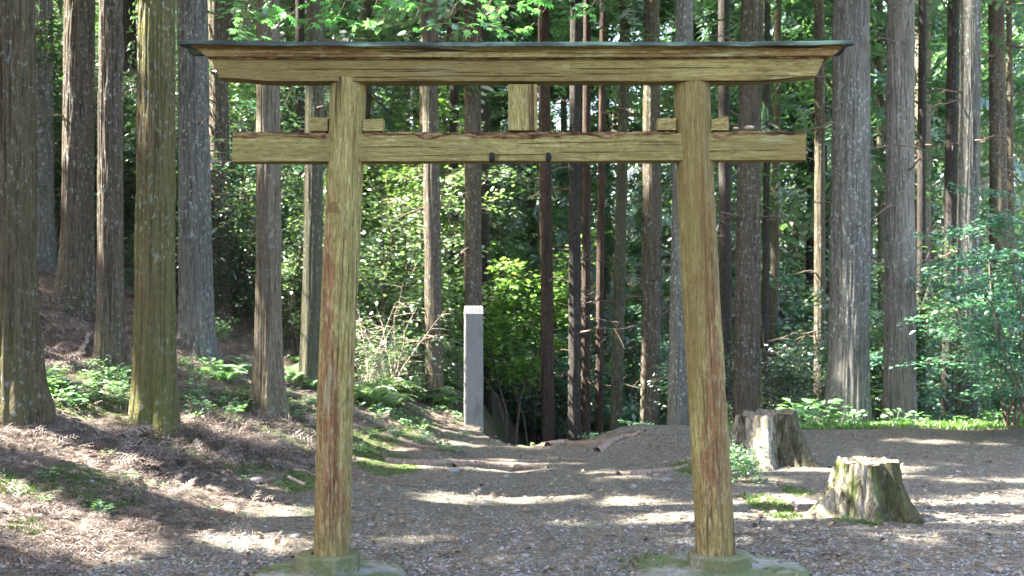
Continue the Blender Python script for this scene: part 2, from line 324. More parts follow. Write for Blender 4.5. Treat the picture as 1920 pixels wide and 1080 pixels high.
# ------------------------------------------------------------------ terrain
EY = np.array([-30, 5, 6.6, 8.5, 10, 12, 14, 18, 24, 140.]); EX = np.array([-3.2, -2.6, -2.15, -1.6, -1.15, -.75, -.45, -.1, .4, 4.])
def H0(x, y):
    x = np.asarray(x, float); y = np.asarray(y, float)
    e = np.interp(y, EY, EX)+.18*(fbm(y*.8, x*0, 5)-.5)
    s = np.maximum(e-x, 0); bank = .34*(np.sqrt(s*s+.16)-.4)*(1+.0*s); bank = np.where(s > 6, .34*5.6+(s-6)*.42, bank)
    bank = np.minimum(bank, 7+.1*s)
    # drop of the ground behind the gate: the path tips over at 12.8 m, the terrace on the right ends at 14.4 m
    edge = 12.9+1.5*sm(1.4, 3.2, x)+3.5*sm(.1, -1.1, x)+.15*(fbm(x*1.3, 0*x, 8)-.5)
    d = np.maximum(y-edge, 0); drop = -3.0*(1-np.exp(-d*.24))*np.where(x < e, np.exp(-s*.35), 1)
    rise = .16*np.maximum(y-27, 0)*sm(27, 40, y)
    mound = .19*np.exp(-(((x-1.55)/.75)**2+((y-12.5)/.7)**2))
    rut = -.05*np.exp(-((x-.25)/.9)**2)*sm(4, 7, y)
    lump = .07*(fbm(x*.55, y*.55, 3)-.5)*2+.055*(fbm(x*2.4, y*2.4, 15)-.5)*2*sm(10.3, 11.8, y)*sm(16, 14.5, y)*sm(3.4, 2.2, x)+sm(.2, 1.5, s)*.10*(fbm(x*1.6, y*1.6, 9)-.5)*2
    spur = 1.9*sm(1.25, -1.3, x-.05*(y-19))*sm(16.8, 19.2, y)*sm(34, 27, y)*np.exp(-s*.25)
    return bank+drop+rise+mound+rut+lump+spur
_z0 = float(H0(0., 6.6))
_hx = np.arange(-45, 60, .07); _hy = np.arange(-6, 100, .07); _a, _b = np.meshgrid(_hx, _hy)
_HT = H0(_a, _b)-_z0*np.exp(-((_a/4)**2+((_b-6.6)/3)**2))
for _fx, _fy, _fz in ((-1.05, 6.5, -.05), (1.19, 6.5, -.02)):
    _w = np.exp(-(((_a-_fx)**2+(_b-_fy)**2)/.85**2)**2); _HT = _HT*(1-_w)+(_fz-.012)*_w
def H(x, y):
    x, y = np.broadcast_arrays(np.asarray(x, float), np.asarray(y, float))
    u = np.clip((x+45)/.07, 0, len(_hx)-1.01); v = np.clip((y+6)/.07, 0, len(_hy)-1.01); i = u.astype(int); j = v.astype(int); u = u-i; v = v-j
    return (_HT[j, i]*(1-u)+_HT[j, i+1]*u)*(1-v)+(_HT[j+1, i]*(1-u)+_HT[j+1, i+1]*u)*v
def at(px, py, Y): return np.array([(px-960)/F*Y, Y, CAMZ-(py-HZ)/F*Y])
def hit(px, py, y0=3., y1=60.):
    """the point of the terrain seen at a picture point"""
    px = np.atleast_1d(np.asarray(px, float)); py = np.atleast_1d(np.asarray(py, float))
    Y = np.full(px.shape, y0); done = np.zeros(px.shape, bool)
    for k in range(900):
        X = (px-960)/F*Y; Z = CAMZ-(py-HZ)/F*Y
        done |= (Z <= H(X, Y)) | (Y > y1)
        if done.all(): break
        Y = np.where(done, Y, Y*1.004)
    X = (px-960)/F*Y; return np.stack([X, Y, H(X, Y)], -1)
def gaxis(a, b, lo, hi, fine, grow=1.09):
    xs = list(np.arange(a, b, fine)); st = fine; x = xs[-1]
    while x < hi: st *= grow; x += min(st, 4); xs.append(x)
    st = fine; x = xs[0]; pre = []
    while x > lo: st *= grow; x -= min(st, 4); pre.append(x)
    return np.array(pre[::-1]+xs)
gx = gaxis(-4.6, 4.8, -70, 70, .032, 1.06); gy = gaxis(5.6, 14.6, -30, 150, .034, 1.05)
GX, GY = np.meshgrid(gx, gy)
def pmask(ells, X, Y):
    m = np.zeros(X.shape)
    for (px, py, rx, ry) in ells:
        c = hit(px, py)[0]; k = F/c[1]; ax = rx/k; far = hit(px, py-ry)[0][1]; near = hit(px, py+ry)[0][1]; ay = max((far-near)/2, .08)
        m = np.maximum(m, np.clip(1.5-np.sqrt(((X-c[0])/ax)**2+((Y-(far+near)/2)/ay)**2)+.5*(fbm(X*5, Y*5, 4)-.5), 0, 1))
    return m
MOSS_E = [(735, 872, 60, 22), (570, 905, 40, 22), (690, 850, 50, 14), (1448, 952, 42, 24), (1590, 968, 55, 16), (1300, 880, 40, 12), (640, 815, 50, 14),
          (1690, 955, 26, 12), (1495, 922, 26, 10), (60, 990, 30, 16), (1280, 1060, 100, 20)]
ge = np.interp(GY, EY, EX)
grav = sm(-.35, .25, GX-ge+.35*(fbm(GX*1.3, GY*1.3, 33)-.5))*sm(15.5, 14.2, GY)
moss = pmask(MOSS_E, GX, GY)*.95
strip = sm(13.55, 14.0, GY+.7*(fbm(GX*.9, GY*0, 41)-.5))*sm(1.9, 3.0, GX)*sm(17, 15, GY)
bankm0 = .55*sm(.56, .40, fbm(GX*1.1, GY*1.3, 66))*sm(.2, .7, ge-GX)*sm(13, 11, GY)
bankm = .62*sm(-4.2, -3.0, GX)*sm(.35, .65, fbm(GX*1.1+3, GY*1.1, 55))*sm(.1, .5, ge-GX)*sm(10.0, 11.3, GY)
moss = np.maximum(np.maximum(np.maximum(moss, strip), bankm), bankm0)
GZ = H(GX, GY)-.02*np.exp(-(((GX+1.0)/.55)**2+((GY-6.55)/.5)**2)**2)-.02*np.exp(-(((GX-1.2)/.6)**2+((GY-6.55)/.55)**2)**2)+.022*(fbm(GX*5, GY*5, 12)-.5)+.016*(fbm(GX*17, GY*17, 13)-.5)*(1+.9*(1-grav))+.014*moss*fbm(GX*12, GY*12, 19)
ny, nx = GX.shape
mb = MB(); i = np.arange(ny-1)[:, None]*nx+np.arange(nx-1)[None]
mb.add(np.stack([GX, GY, GZ], -1).reshape(-1, 3), np.stack([i, i+1, i+nx+1, i+nx], -1).reshape(-1, 4))
ground = mb.build('ground', M_GROUND); tag(ground, kind='structure')
ca = ground.data.color_attributes.new('zone', 'FLOAT_COLOR', 'POINT')
ca.data.foreach_set('color', np.stack([grav, moss, GX*0, GX*0+1], -1).reshape(-1).astype(np.float32))

# ------------------------------------------------------------------ where the canopy lets the sun through
RES = .06; MX0, MX1, MY0, MY1 = -30., 34., -4., 90.
mw = int((MX1-MX0)/RES); mh = int((MY1-MY0)/RES)
def tosun(p):
    p = np.asarray(p, float); k = p[..., 2]/-SD[2]; return p[..., 0]+SD[0]*k, p[..., 1]+SD[1]*k
mx, my = np.meshgrid(MX0+(np.arange(mw)+.5)*RES, MY0+(np.arange(mh)+.5)*RES)
nz = fbm(mx*.38, my*.55, 77, 3)
SUNMASK = (nz > .54) & (my > 15.)
SUNMASK |= (fbm(mx*.9, my*1.3, 71, 3) > .56) & (my > 15.)
SUNMASK |= (fbm(mx*.5, my*.6, 79, 3) > .43) & (my > 25.)
SUNMASK &= ~((mx < 1.0) & (my < 24) & (my > 12) & (mx < .8-(my-12)*.0) & (mx < -2.2+0*my))
SUNMASK &= ~((my > 16) & (my < 26) & (mx > -.5) & (mx < 4.5) & (fbm(mx*1.5, my*1.5, 91) < .62))
SUNMASK |= (fbm(mx*2.2, my*2.9, 93, 3) > .69) & (my < 15.5) & (my > 7.2)
SUNMASK &= ~((my > 14.5) & (my < 15.85) & (mx > 3.9) & (mx < 10))
def paint(P, r):
    u, v = tosun(P); 
    for a, b, rr in zip(np.ravel(u), np.ravel(v), np.broadcast_to(r, np.ravel(u).shape)):
        i0, i1 = int((a-rr-MX0)/RES), int((a+rr-MX0)/RES)+1; j0, j1 = int((b-rr-MY0)/RES), int((b+rr-MY0)/RES)+1
        if i0 < 0 or j0 < 0 or i1 >= mw or j1 >= mh: continue
        sub = (mx[j0:j1, i0:i1]-a)**2+(my[j0:j1, i0:i1]-b)**2 < rr*rr
        SUNMASK[j0:j1, i0:i1] |= sub
LIT = [  # patches of sun on the ground: x0, x1, y0, y1 in the photograph
 (905, 1095, 923, 941), (785, 920, 935, 958), (965, 1105, 976, 990), (1070, 1235, 882, 908), (1160, 1290, 930, 970), (660, 800, 978, 1010),
 (925, 1020, 1045, 1070), (1120, 1205, 1045, 1070), (890, 980, 790, 842), (670, 760, 745, 790), (700, 900, 800, 850), (1370, 1530, 885, 950),
 (1540, 1680, 950, 985), (1690, 1830, 1003, 1028), (1780, 1865, 893, 911), (1710, 1800, 824, 836), (1380, 1445, 1004, 1020), (1860, 1915, 828, 850),
 (40, 230, 758, 800), (140, 245, 700, 750), (345, 590, 798, 838), (20, 130, 835, 870), (100, 220, 870, 905), (190, 330, 900, 960), (300, 430, 900, 935), (400, 585, 930, 985),
 (100, 280, 1005, 1060), (0, 75, 940, 1010), (360, 470, 684, 716), (445, 585, 1007, 1028), (560, 640, 700, 740), (1240, 1330, 850, 870),
 (990, 1080, 835, 850), (1000, 1110, 855, 870), (1600, 1700, 850, 864), (1830, 1910, 920, 940), (1240, 1290, 985, 1000), (820, 900, 1000, 1015)]
for x0, x1, y0, y1 in LIT:
    n = int(max(12, (x1-x0)*(y1-y0)/40)); q = rng.uniform(-1, 1, (n, 2)); q = q[(q**2).sum(1) < 1]
    P = hit((x0+x1)/2+q[:, 0]*(x1-x0)/2, (y0+y1)/2+q[:, 1]*(y1-y0)/2); L = x1 < 600
    if not L: P = P[fbm(P[:, 0]*4.5, P[:, 1]*7, 88) > .49]
    paint(P, rng.uniform(.11 if L else .06, .19 if L else .11, len(P)))
def litvol(px0, px1, py0, py1, Y0, Y1, n, r0, r1):
    Y = rng.uniform(Y0, Y1, n); px = rng.uniform(px0, px1, n); py = rng.uniform(py0, py1, n)
    paint(np.stack([(px-960)/F*Y, Y, CAMZ-(py-HZ)/F*Y], -1), rng.uniform(r0, r1, n))
litvol(262, 275, 90, 310, 9.1, 9.3, 30, .06, .12)       # left flank of the near mossy cedar
litvol(478, 484, 200, 660, 10.9, 11.1, 60, .07, .12)    # left flank of the lit cedar
litvol(183, 186, 190, 620, 12.2, 12.4, 30, .05, .10)
litvol(332, 336, 160, 240, 12.6, 12.8, 8, .05, .10)
litvol(790, 793, 100, 640, 15.4, 15.5, 22, .04, .08)
litvol(1795, 1800, 330, 520, 16, 16.4, 26, .10, .20)
litvol(1775, 1779, 0, 700, 18, 18.3, 20, .07, .12)
litvol(1549, 1552, 490, 620, 14.6, 14.7, 8, .05, .09)
litvol(1657, 1659, 0, 760, 15.2, 15.3, 18, .03, .07)
litvol(872, 905, 572, 592, 14.7, 14.9, 12, .05, .10)
litvol(560, 900, 500, 780, 13, 17, 520, .10, .28)       # undergrowth beside the path
litvol(690, 860, 170, 470, 15, 19, 330, .10, .30)
litvol(540, 600, 400, 640, 14, 16, 40, .1, .2)
litvol(900, 1070, 380, 620, 18, 24, 150, .15, .40)
litvol(1640, 1920, 350, 700, 12.6, 14.6, 90, .06, .16)
litvol(1540, 1640, 865, 960, 7.9, 8.3, 60, .05, .10)    # left side of the near stump
litvol(1395, 1480, 785, 870, 10.6, 10.9, 30, .05, .11)
litvol(590, 620, 380, 900, 6.55, 6.65, 5, .03, .07)
litvol(400, 1130, -60, 50, 7.4, 8.8, 160, .10, .26)      # maple twigs
litvol(420, 560, 180, 300, 15, 18, 30, .1, .25)
litvol(1500, 1920, 796, 812, 13.9, 14.6, 120, .08, .20)
litvol(360, 1590, 84, 150, 6.47, 6.5, 22, .03, .10)
litvol(590, 655, 300, 1000, 6.5, 6.55, 9, .03, .07); litvol(1290, 1370, 300, 1000, 6.5, 6.55, 9, .03, .07)
def sunny(p):
    u, v = tosun(p); i = np.clip(((u-MX0)/RES).astype(int), 0, mw-1); j = np.clip(((v-MY0)/RES).astype(int), 0, mh-1)
    return SUNMASK[j, i]

# ------------------------------------------------------------------ gate
Y0 = 6.6
S0 = F/Y0
def TX_(px, Y=Y0): return (px-960)/F*Y
def TZ_(py, Y=Y0): return CAMZ-(py-HZ)/F*Y
gate = empty('torii_gate', (TX_(982), Y0, 0), 'weathered olive brown wooden shrine gate with green copper capped lintel standing over the path', 'gate')
gorg = np.array([TX_(982), Y0, 0.])
def post(name, pb, pt, zb, zt, rb, rt, mat, seed):
    ns, nr = 128, 260; a = np.arange(ns)/ns*2*math.pi; tt = np.linspace(0, 1, nr)
    A, Tt = np.meshgrid(a, tt); z = zb+(zt-zb)*Tt
    cx = pb+(pt-pb)*Tt+.006*np.sin(Tt*5+seed); cy = Y0+.004*np.sin(Tt*7+seed)
    r = (rb+(rt-rb)*Tt)*(1+.012*(fbm(np.cos(A)*1.5+5, z*1.3+seed, seed)-.5)*2)
    r -= .0045*sm(.55, .75, vn(A*ns/2/math.pi/2.2, z*1.6, seed+3))+.0018*vn(A*ns/2/math.pi*.9, z*5, seed+9)
    r -= .012*sm(.62, .85, fbm(A*3, z*1.1, seed+4))*sm(0.9, .2, Tt)
    for ca_, w_, z0, z1 in ((-1.35, .030, .05, 2.4), (-1.9, .02, .0, 1.4), (-1.0, .018, 1.1, 2.7), (-2.3, .016, .6, 1.9)):
        ph = ca_+.05*np.sin(z*2.1+seed)+.02*vn(z*9, z*0, seed); d = np.abs((A-(ph % (2*math.pi))+math.pi) % (2*math.pi)-math.pi)
        r -= .013*np.exp(-(d/w_)**2)*sm(z0, z0+.25, z)*sm(z1, z1-.25, z)
    r *= 1+.05*np.exp(-(z-zb)/.05)*0
    V = np.stack([cx+r*np.cos(A), cy+r*np.sin(A), z], -1).reshape(-1, 3)-gorg
    i = np.arange(nr-1)[:, None]*ns; j = np.arange(ns)[None]; k = (j+1) % ns
    Q = np.stack([i+j, i+k, i+ns+k, i+ns+j], -1).reshape(-1, 4)
    mb = MB().add(V, Q)
    top = np.vstack([V[-ns:], V[-ns:].mean(0)]); mb.add(top, np.stack([np.arange(ns), (np.arange(ns)+1) % ns, np.full(ns, ns)], -1))
    return mb.build(name, mat, gate)
ZT = TZ_(150)
post('left_post', TX_(622), TX_(651), .06, ZT, .107, .106, M_WZL, 3).name = 'post'
post('post', TX_(1341), TX_(1296), .06, ZT, .115, .105, M_WZR, 8)
def beam(name, mat, Yf, depth, top, bot, ptop, pbot, parent=gate, nu=220, wear=.003, bev=.008, seed=0, smooth=True, curve=None):
    """top=(x0,x1) pixel ends of the upper edge, bot the same for the lower; ptop/pbot functions u -> pixel row, on the front face"""
    u = np.linspace(0, 1, nu); sec = []
    for (yy, zz, m) in ((0, 0, 8), (0, 1, 8), (1, 1, 6), (1, 0, 6)): pass
    fr = [(0, b) for b in np.linspace(.02, .98, 34)]; tp = [(a_, 1) for a_ in np.linspace(.04, .96, 6)]
    bk = [(1, b) for b in np.linspace(.98, .02, 6)]; bt = [(a_, 0) for a_ in np.linspace(.96, .04, 6)]
    S = np.array(fr+tp+bk+bt); ns = len(S); U, K = np.meshgrid(u, np.arange(ns), indexing='ij')
    sy = S[K, 0]; sz = S[K, 1]
    zt = np.vectorize(lambda q: TZ_(ptop(q), Yf))(u); zb = np.vectorize(lambda q: TZ_(pbot(q), Yf))(u)
    xt = TX_(top[0], Yf)+(TX_(top[1], Yf)-TX_(top[0], Yf))*U; xb = TX_(bot[0], Yf)+(TX_(bot[1], Yf)-TX_(bot[0], Yf))*U
    x = xb+(xt-xb)*sz; z = zb[:, None]+(zt-zb)[:, None]*sz; y = Yf+depth*sy
    if curve: y = y+curve(U, sz)
    n = (fbm(x*2.5, z*22+sy*9, seed+5)-.5)*wear*2.2+(vn(x*9, z*70+sy*31, seed)-.5)*wear*.8
    for gc, gw, ga, g0, g1 in [(.18+.5*((seed*7+q*3) % 10)/10, .011+.006*((q*5) % 3)/2, .010, (q*.31+seed*.13) % .7, (q*.31+seed*.13) % .7+.22+.1*(q % 3)) for q in range(5 if nu > 100 else 0)]:
        cz = gc+.03*np.sin(x*3+gc*9)+.02*vn(x*5, x*0, seed+int(gc*99)); y = y+np.where(sy == 0, ga*np.exp(-((sz-cz)/gw)**2)*sm(g0, g0+.04, U)*sm(g1, g1-.04, U), 0)
    y = y+np.where(sy < .5, n, -n)*np.where((sy == 0) | (sy == 1), 1, 0); z = z+np.where(sz > .5, 1, -1)*n*np.where((sz == 0) | (sz == 1), 1, .0)
    V = np.stack([x, y, z], -1).reshape(-1, 3)-gorg
    i = np.arange(nu-1)[:, None]*ns; j = np.arange(ns)[None]; k = (j+1) % ns
    Q = np.stack([i+j, i+ns+j, i+ns+k, i+k], -1).reshape(-1, 4); mb = MB().add(V, Q)
    for s_, rev in ((0, 0), (nu-1, 1)):
        e = V.reshape(nu, ns, 3)[s_]; c_ = e.mean(0); tri = np.stack([np.arange(ns), (np.arange(ns)+1) % ns, np.full(ns, ns)], -1)
        mb.add(np.vstack([e, c_]), tri[:, ::-1] if rev else tri)
    o = mb.build(name, mat, parent, smooth)
    o.data.set_sharp_from_angle(angle=math.radians(35))
    return o
cur = lambda q: (2*q-1)**2
beam('lower_lintel', M_WX, 6.50, .14, (394, 1547), (411, 1530), lambda q: 110-3*cur(q), lambda q: 153-9*sm(.90, 1., q)-7*sm(.10, 0., q)-1.5*q, seed=2, wear=.0035)
beam('upper_lintel', M_WX3, 6.47, .20, (350, 1591), (388, 1562), lambda q: 82-3*cur(q), lambda q: 108-2*cur(q)-1.5*q, seed=7, wear=.003)
beam('lintel_fillet', M_ROT, 6.485, .16, (388, 1560), (398, 1552), lambda q: 108.8-2*cur(q)-1.5*q, lambda q: 111.8-2*cur(q)-1.5*q, seed=11, wear=.002)
beam('upper_batten', M_ROT, 6.458, .22, (347, 1593), (351, 1589), lambda q: 80.5-2*cur(q), lambda q: 83.2-2*cur(q), seed=13, wear=.002)
# copper cap: two pitched sheets with a rolled front lip, slightly buckled
def copper():
    nu = 260; u = np.linspace(0, 1, nu); Yc = 6.575
    prof = np.array([(-.150, -.018), (-.155, -.015), (-.155, .003), (-.145, .009), (-.08, .018), (0, .026), (.08, .018), (.145, .009), (.155, .003), (.155, -.015), (.150, -.018), (.12, -.004), (0, .002), (-.12, -.004)])
    ns = len(prof); U, K = np.meshgrid(u, np.arange(ns), indexing='ij'); x = TX_(331, 6.4)+(TX_(1604, 6.4)-TX_(331, 6.4))*U
    z0 = TZ_(79.5, 6.4)+.004*(2*U-1)**4+.006*(2*U-1)**2
    wob = .005*(fbm(x*2.3, x*0, 61)-.5)+.003*(vn(x*9, x*0, 62)-.5)
    y = Yc+prof[K, 0]*(1+.5*wob); z = z0+prof[K, 1]+wob+np.where(prof[K, 1] < -.01, .006*(vn(x*6, x*0+K*.01, 63)-.5), 0)
    V = np.stack([x, y, z], -1).reshape(-1, 3)-gorg; i = np.arange(nu-1)[:, None]*ns; j = np.arange(ns)[None]; k = (j+1) % ns
    mb = MB().add(V, np.stack([i+j, i+ns+j, i+ns+k, i+k], -1).reshape(-1, 4))
    for s_ in (0, nu-1):
        e = V.reshape(nu, ns, 3)[s_]; mb.add(np.vstack([e, e.mean(0)]), np.stack([np.arange(ns), (np.arange(ns)+1) % ns, np.full(ns, ns)], -1))
    o = mb.build('copper_cap', M_COPPER, gate); o.data.set_sharp_from_angle(angle=math.radians(30)); return o
copper()
nuki = beam('tie_beam', M_WX2, 6.535, .12, (436, 1512), (435, 1511), lambda q: 251+1.5*q-3*q, lambda q: 303.5-3*q, seed=21, wear=.004)
# rotten red crust along the top of the tie beam, broken where the posts pass
def crust(x0, x1):
    nu = max(12, int((x1-x0)/4)); u = np.linspace(0, 1, nu); P = MB(); px = x0+(x1-x0)*u
    z1 = TZ_(251-2*(px-436)/1076, 6.53)
    hh = .009+.012*(fbm(px*.04, px*0, 31)-.5)+.008*(vn(px*.3, px*0, 32)-.5)
    low = .002+.026*sm(.35, .75, fbm(px*.02, px*0, 34))+.006*vn(px*.15, px*0, 37)
    prof = [(-.004, -1), (-.006, 0), (0.0, 1), (.05, 1.15), (.12, .9), (.126, 0)]
    V = []
    for k, (yy, lv) in enumerate(prof):
        z = z1+np.where(lv < 0, -low, hh*max(lv, 0)) + .004*(vn(px*.5, px*0+k, 35)-.5)
        V.append(np.stack([TX_(px, 6.53), 6.532+yy+.003*(vn(px*.4, px*0+k*3, 36)-.5), z], -1))
    V = np.stack(V, 1).reshape(-1, 3)-gorg; ns = len(prof); i = np.arange(nu-1)[:, None]*ns; j = np.arange(ns-1)[None]
    P.add(V, np.stack([i+j, i+ns+j, i+ns+j+1, i+j+1], -1).reshape(-1, 4)); P.build('rotten_top', M_ROT, nuki)
crust(437, 611); crust(682, 1266); crust(1338, 1510)
beam('strut', M_WZ, 6.51, .15, (953, 1007), (953, 1008), lambda q: 157.5, lambda q: 245, seed=25, nu=24)
for x0, x1, a, b, c in ((580, 614, 219, 221, 246), (680, 718, 224, 222, 246), (1233, 1268, 221, 221, 244), (1334, 1366, 224, 216, 244)):
    beam('wedge', M_WSM, 6.55, .09, (x0, x1), (x0, x1), lambda q, a=a, b=b: a+(b-a)*q, lambda q, c=c: c, seed=int(x0), nu=16, wear=.002)
for px in (922, 1028):   # small dark iron pegs under the tie beam
    mb = MB(); p = np.array([TX_(px, 6.5), 6.525, TZ_(291, 6.52)])-gorg
    mb.add(*tube([p+[0, .03, .004], p+[0, -.012, .002], p+[0, -.022, -.002]], [.013, .014, .006], 10))
    mb.add(*tube([p+[0, -.012, .008], p+[.002, -.016, -.018], p+[0, -.01, -.032], p+[0, .002, -.036]], [.013, .017, .014, .003], 10))
    mb.build('iron_peg', M_IRON, gate)
# octagonal concrete footings, their round pads on the ground
def footing(px, pyc, seed):
    c = np.array([TX_(px), Y0, 0.]); mb = MB(); 
    ang = (np.arange(8)+.5)/8*2*math.pi; rings = [(.192, -.12), (.190, .048), (.188, .058), (.178, .065), (.150, .066), (.10, .066)]
    n = 64; V = []
    for r, z in rings:
        a = np.arange(n)/n*2*math.pi; o_ = r*math.cos(math.pi/8)/np.cos((a+math.pi/8) % (math.pi/4)-math.pi/8)
        o_ = o_+.004*(vn(a*9, a*0+z*20, seed)-.5)
        V.append(np.stack([c[0]+o_*np.cos(a), c[1]+o_*np.sin(a), z+.004*(vn(a*6, a*0+r*30, seed+3)-.5)], -1))
    V = np.concatenate(V)-gorg; i = np.arange(len(rings)-1)[:, None]*n; j = np.arange(n)[None]; k = (j+1) % n
    mb.add(V, np.stack([i+j, i+k, i+n+k, i+n+j], -1).reshape(-1, 4))
    o = mb.build('footing', M_CONC, gate, False); o.data.set_sharp_from_angle(angle=math.radians(28)); return o
footing(615, 1042, 1); footing(1349, 1035, 2)
def pad(px, py, r, label, seed):
    x = TX_(px); y = Y0-.05; rings = [(1.02, -.12), (1.0, -.012), (.985, -.004), (.9, .002), (.6, .008), (.22, .010), (0.0, .010)]; n = 72; V = []
    for q, z in rings:
        a = np.arange(n)/n*2*math.pi; rr = r*q*(1+.035*(vn(a*3, a*0, seed)-.5)*2)
        V.append(np.stack([rr*np.cos(a), rr*np.sin(a), z+.012*(fbm(rr*np.cos(a)*6+9, rr*np.sin(a)*6, seed)-.5)], -1))
    mb = MB(); i = np.arange(len(rings)-1)[:, None]*n; j = np.arange(n)[None]; k = (j+1) % n
    mb.add(np.concatenate(V), np.stack([i+j, i+k, i+n+k, i+n+j], -1).reshape(-1, 4))
    o = mb.build('concrete_pad', M_PAD, loc=(x, y, 0)); tag(o, label, 'concrete pad', 'round pads under the gate posts'); o.location.z = float(H(x, y))
    o.location.z = py
pad(618, -.045, .46, 'round mossy concrete pad under the left gate post', 5)
pad(1350, -.015, .50, 'round mossy concrete pad under the right gate post', 6)
for k, (px, py, r) in enumerate(((1380, 240.5, .012), (1405, 239.5, .021))):
    mb = MB(); a, b = np.meshgrid(np.arange(14)/14*2*math.pi, np.linspace(0, math.pi, 9)); 
    V = np.stack([r*1.5*np.sin(b)*np.cos(a), r*1.1*np.sin(b)*np.sin(a), r*.62*np.cos(b)], -1).reshape(-1, 3)
    i = np.arange(8)[:, None]*14; j = np.arange(14)[None]; q = (j+1) % 14
    mb.add(V, np.stack([i+j, i+14+j, i+14+q, i+q], -1).reshape(-1, 4)); o = mb.build('pebble', M_GCAP, loc=(TX_(px, 6.56), 6.57, TZ_(py, 6.56)+.002)); o.data.materials[0] = M_PALETWIG
    tag(o, ['tiny pale pebble on the tie beam beside the right gate post', 'larger flat pale pebble lying on the right end of the tie beam'][k], 'pebble')

# ------------------------------------------------------------------ trees
def trunk_mb(r0, hgt, lean=(0, 0), flare=.5, seed=0, hi=1, top=.5):
    """r0 radius at breast height; lean = sideways drift (m) at the full height"""
    ns = [20, 56, 150][hi]; low = np.linspace(-.35, 6.0, [16, 60, 190][hi]); z = np.concatenate([low, np.linspace(6.4, hgt, 14)])
    a = np.arange(ns)/ns*2*math.pi; A, Z = np.meshgrid(a, z)
    r = r0*(1.03-(1-top)*np.clip(Z, 0, None)/hgt)
    r = r*(1+flare*np.exp(-np.maximum(Z, 0)/(.30+r0*.3))*(.50+.75*(.5+.5*np.sin(A*4+seed+1.3*np.sin(A*2+seed*2)))))
    r = r*(1+.05*(fbm(np.cos(A)*1.2+seed, np.sin(A)*1.2+Z*.5, seed)-.5)*2)
    if hi:
        ph = A/(2*math.pi)*[0, 22, 46][hi]+.35*np.sin(Z*.7+seed); w1 = vn(ph % [1, 22, 46][hi], Z*1.3+seed*3, seed+1); w1 = np.abs(w1-.5)*2
        r = r-r0*.085*(1-np.minimum(w1*2.2, 1))
        if hi == 2: w2 = vn(A/(2*math.pi)*75, Z*5, seed+2); r = r-r0*.055*w2
    cx = lean[0]*(Z/hgt)+.03*r0*8*np.sin(Z*.35+seed)*np.clip(Z/6, 0, 1)*.35; cy = lean[1]*(Z/hgt)
    V = np.stack([cx+r*np.cos(A), cy+r*np.sin(A), Z], -1).reshape(-1, 3); m = len(z)
    i = np.arange(m-1)[:, None]*ns; j = np.arange(ns)[None]; k = (j+1) % ns
    return MB().add(V, np.stack([i+j, i+k, i+ns+k, i+ns+j], -1).reshape(-1, 4))
def crown_points(n, z0, z1, R, r):
    t = r.uniform(0, 1, n)**.8; z = z0+(z1-z0)*t; rad = R*(1-.75*t)*np.sqrt(r.uniform(.02, 1, n))*(.75+.5*vn(z*1.2, z*0, int(z0*10)))
    a = r.uniform(0, 2*math.pi, n); return np.stack([rad*np.cos(a), rad*np.sin(a), z-.12*rad], -1)
def crown_mb(base, n, z0, z1, R, seed, size=.55, cull=True, dens=None):
    r = np.random.default_rng(seed); nb = n//14; B = crown_points(nb, z0, z1, R, r)
    out = nrm(np.stack([B[:, 0], B[:, 1], B[:, 0]*0], -1)+1e-3)
    # sprays gathered along each bough
    k = r.integers(0, nb, n); t = r.uniform(-.9, .9, n); P = B[k]+out[k]*t[:, None]+r.normal(0, .22, (n, 3))*[1, 1, .45]
    P[:, 2] -= .25*np.maximum(t, 0)**2
    fw = out[k]+r.normal(0, .55, (n, 3)); fw[:, 2] -= .25; up = np.tile([0, 0, 1.], (n, 1))+r.normal(0, .35, (n, 3))
    if cull:
        sc = size*.45; f1 = nrm(fw); sd = nrm(np.cross(f1, up))*size*.3; W = P+np.asarray(base); keep = ~(sunny(W) | sunny(W+f1*sc) | sunny(W+f1*sc*2) | sunny(W+f1*sc+sd) | sunny(W+f1*sc-sd)); P, fw, up = P[keep], fw[keep], up[keep]
    mb = MB(); s = size*r.uniform(.7, 1.3, len(P)); q = np.arange(len(P)) % 3
    for j in range(3): scatter(mb, SPRC[j], P[q == j], fw[q == j], up[q == j], s[q == j])
    return mb
def branches_mb(r0, n, z0, z1, seed, L=1.2, each=None):
    r = np.random.default_rng(seed); mb = MB()
    for k in range(n):
        if each: mb = MB()
        z = r.uniform(z0, z1); a = r.uniform(0, 2*math.pi); l = L*r.uniform(.4, 1.2); d = np.array([math.cos(a), math.sin(a), r.uniform(-.25, .25)])
        tt = np.linspace(0, 1, 5); P = np.array([0, 0, z])+d*(r0*.6+l*tt[:, None])+np.array([0, 0, -.15*l])*tt[:, None]**2+r.normal(0, .02, (5, 3))
        mb.add(*tube(P, .016*(1-.8*tt)*max(1, l), 5))
        for q in range(3):
            b = P[1+q]; d2 = d*.6+r.normal(0, .5, 3); mb.add(*tube([b, b+d2*l*.15, b+d2*l*.3+[0, 0, -.03]], [.006, .004, .002], 4))
        if each: mb.build('branch', M_TWIG, each)
    return mb
TSEED = [100]
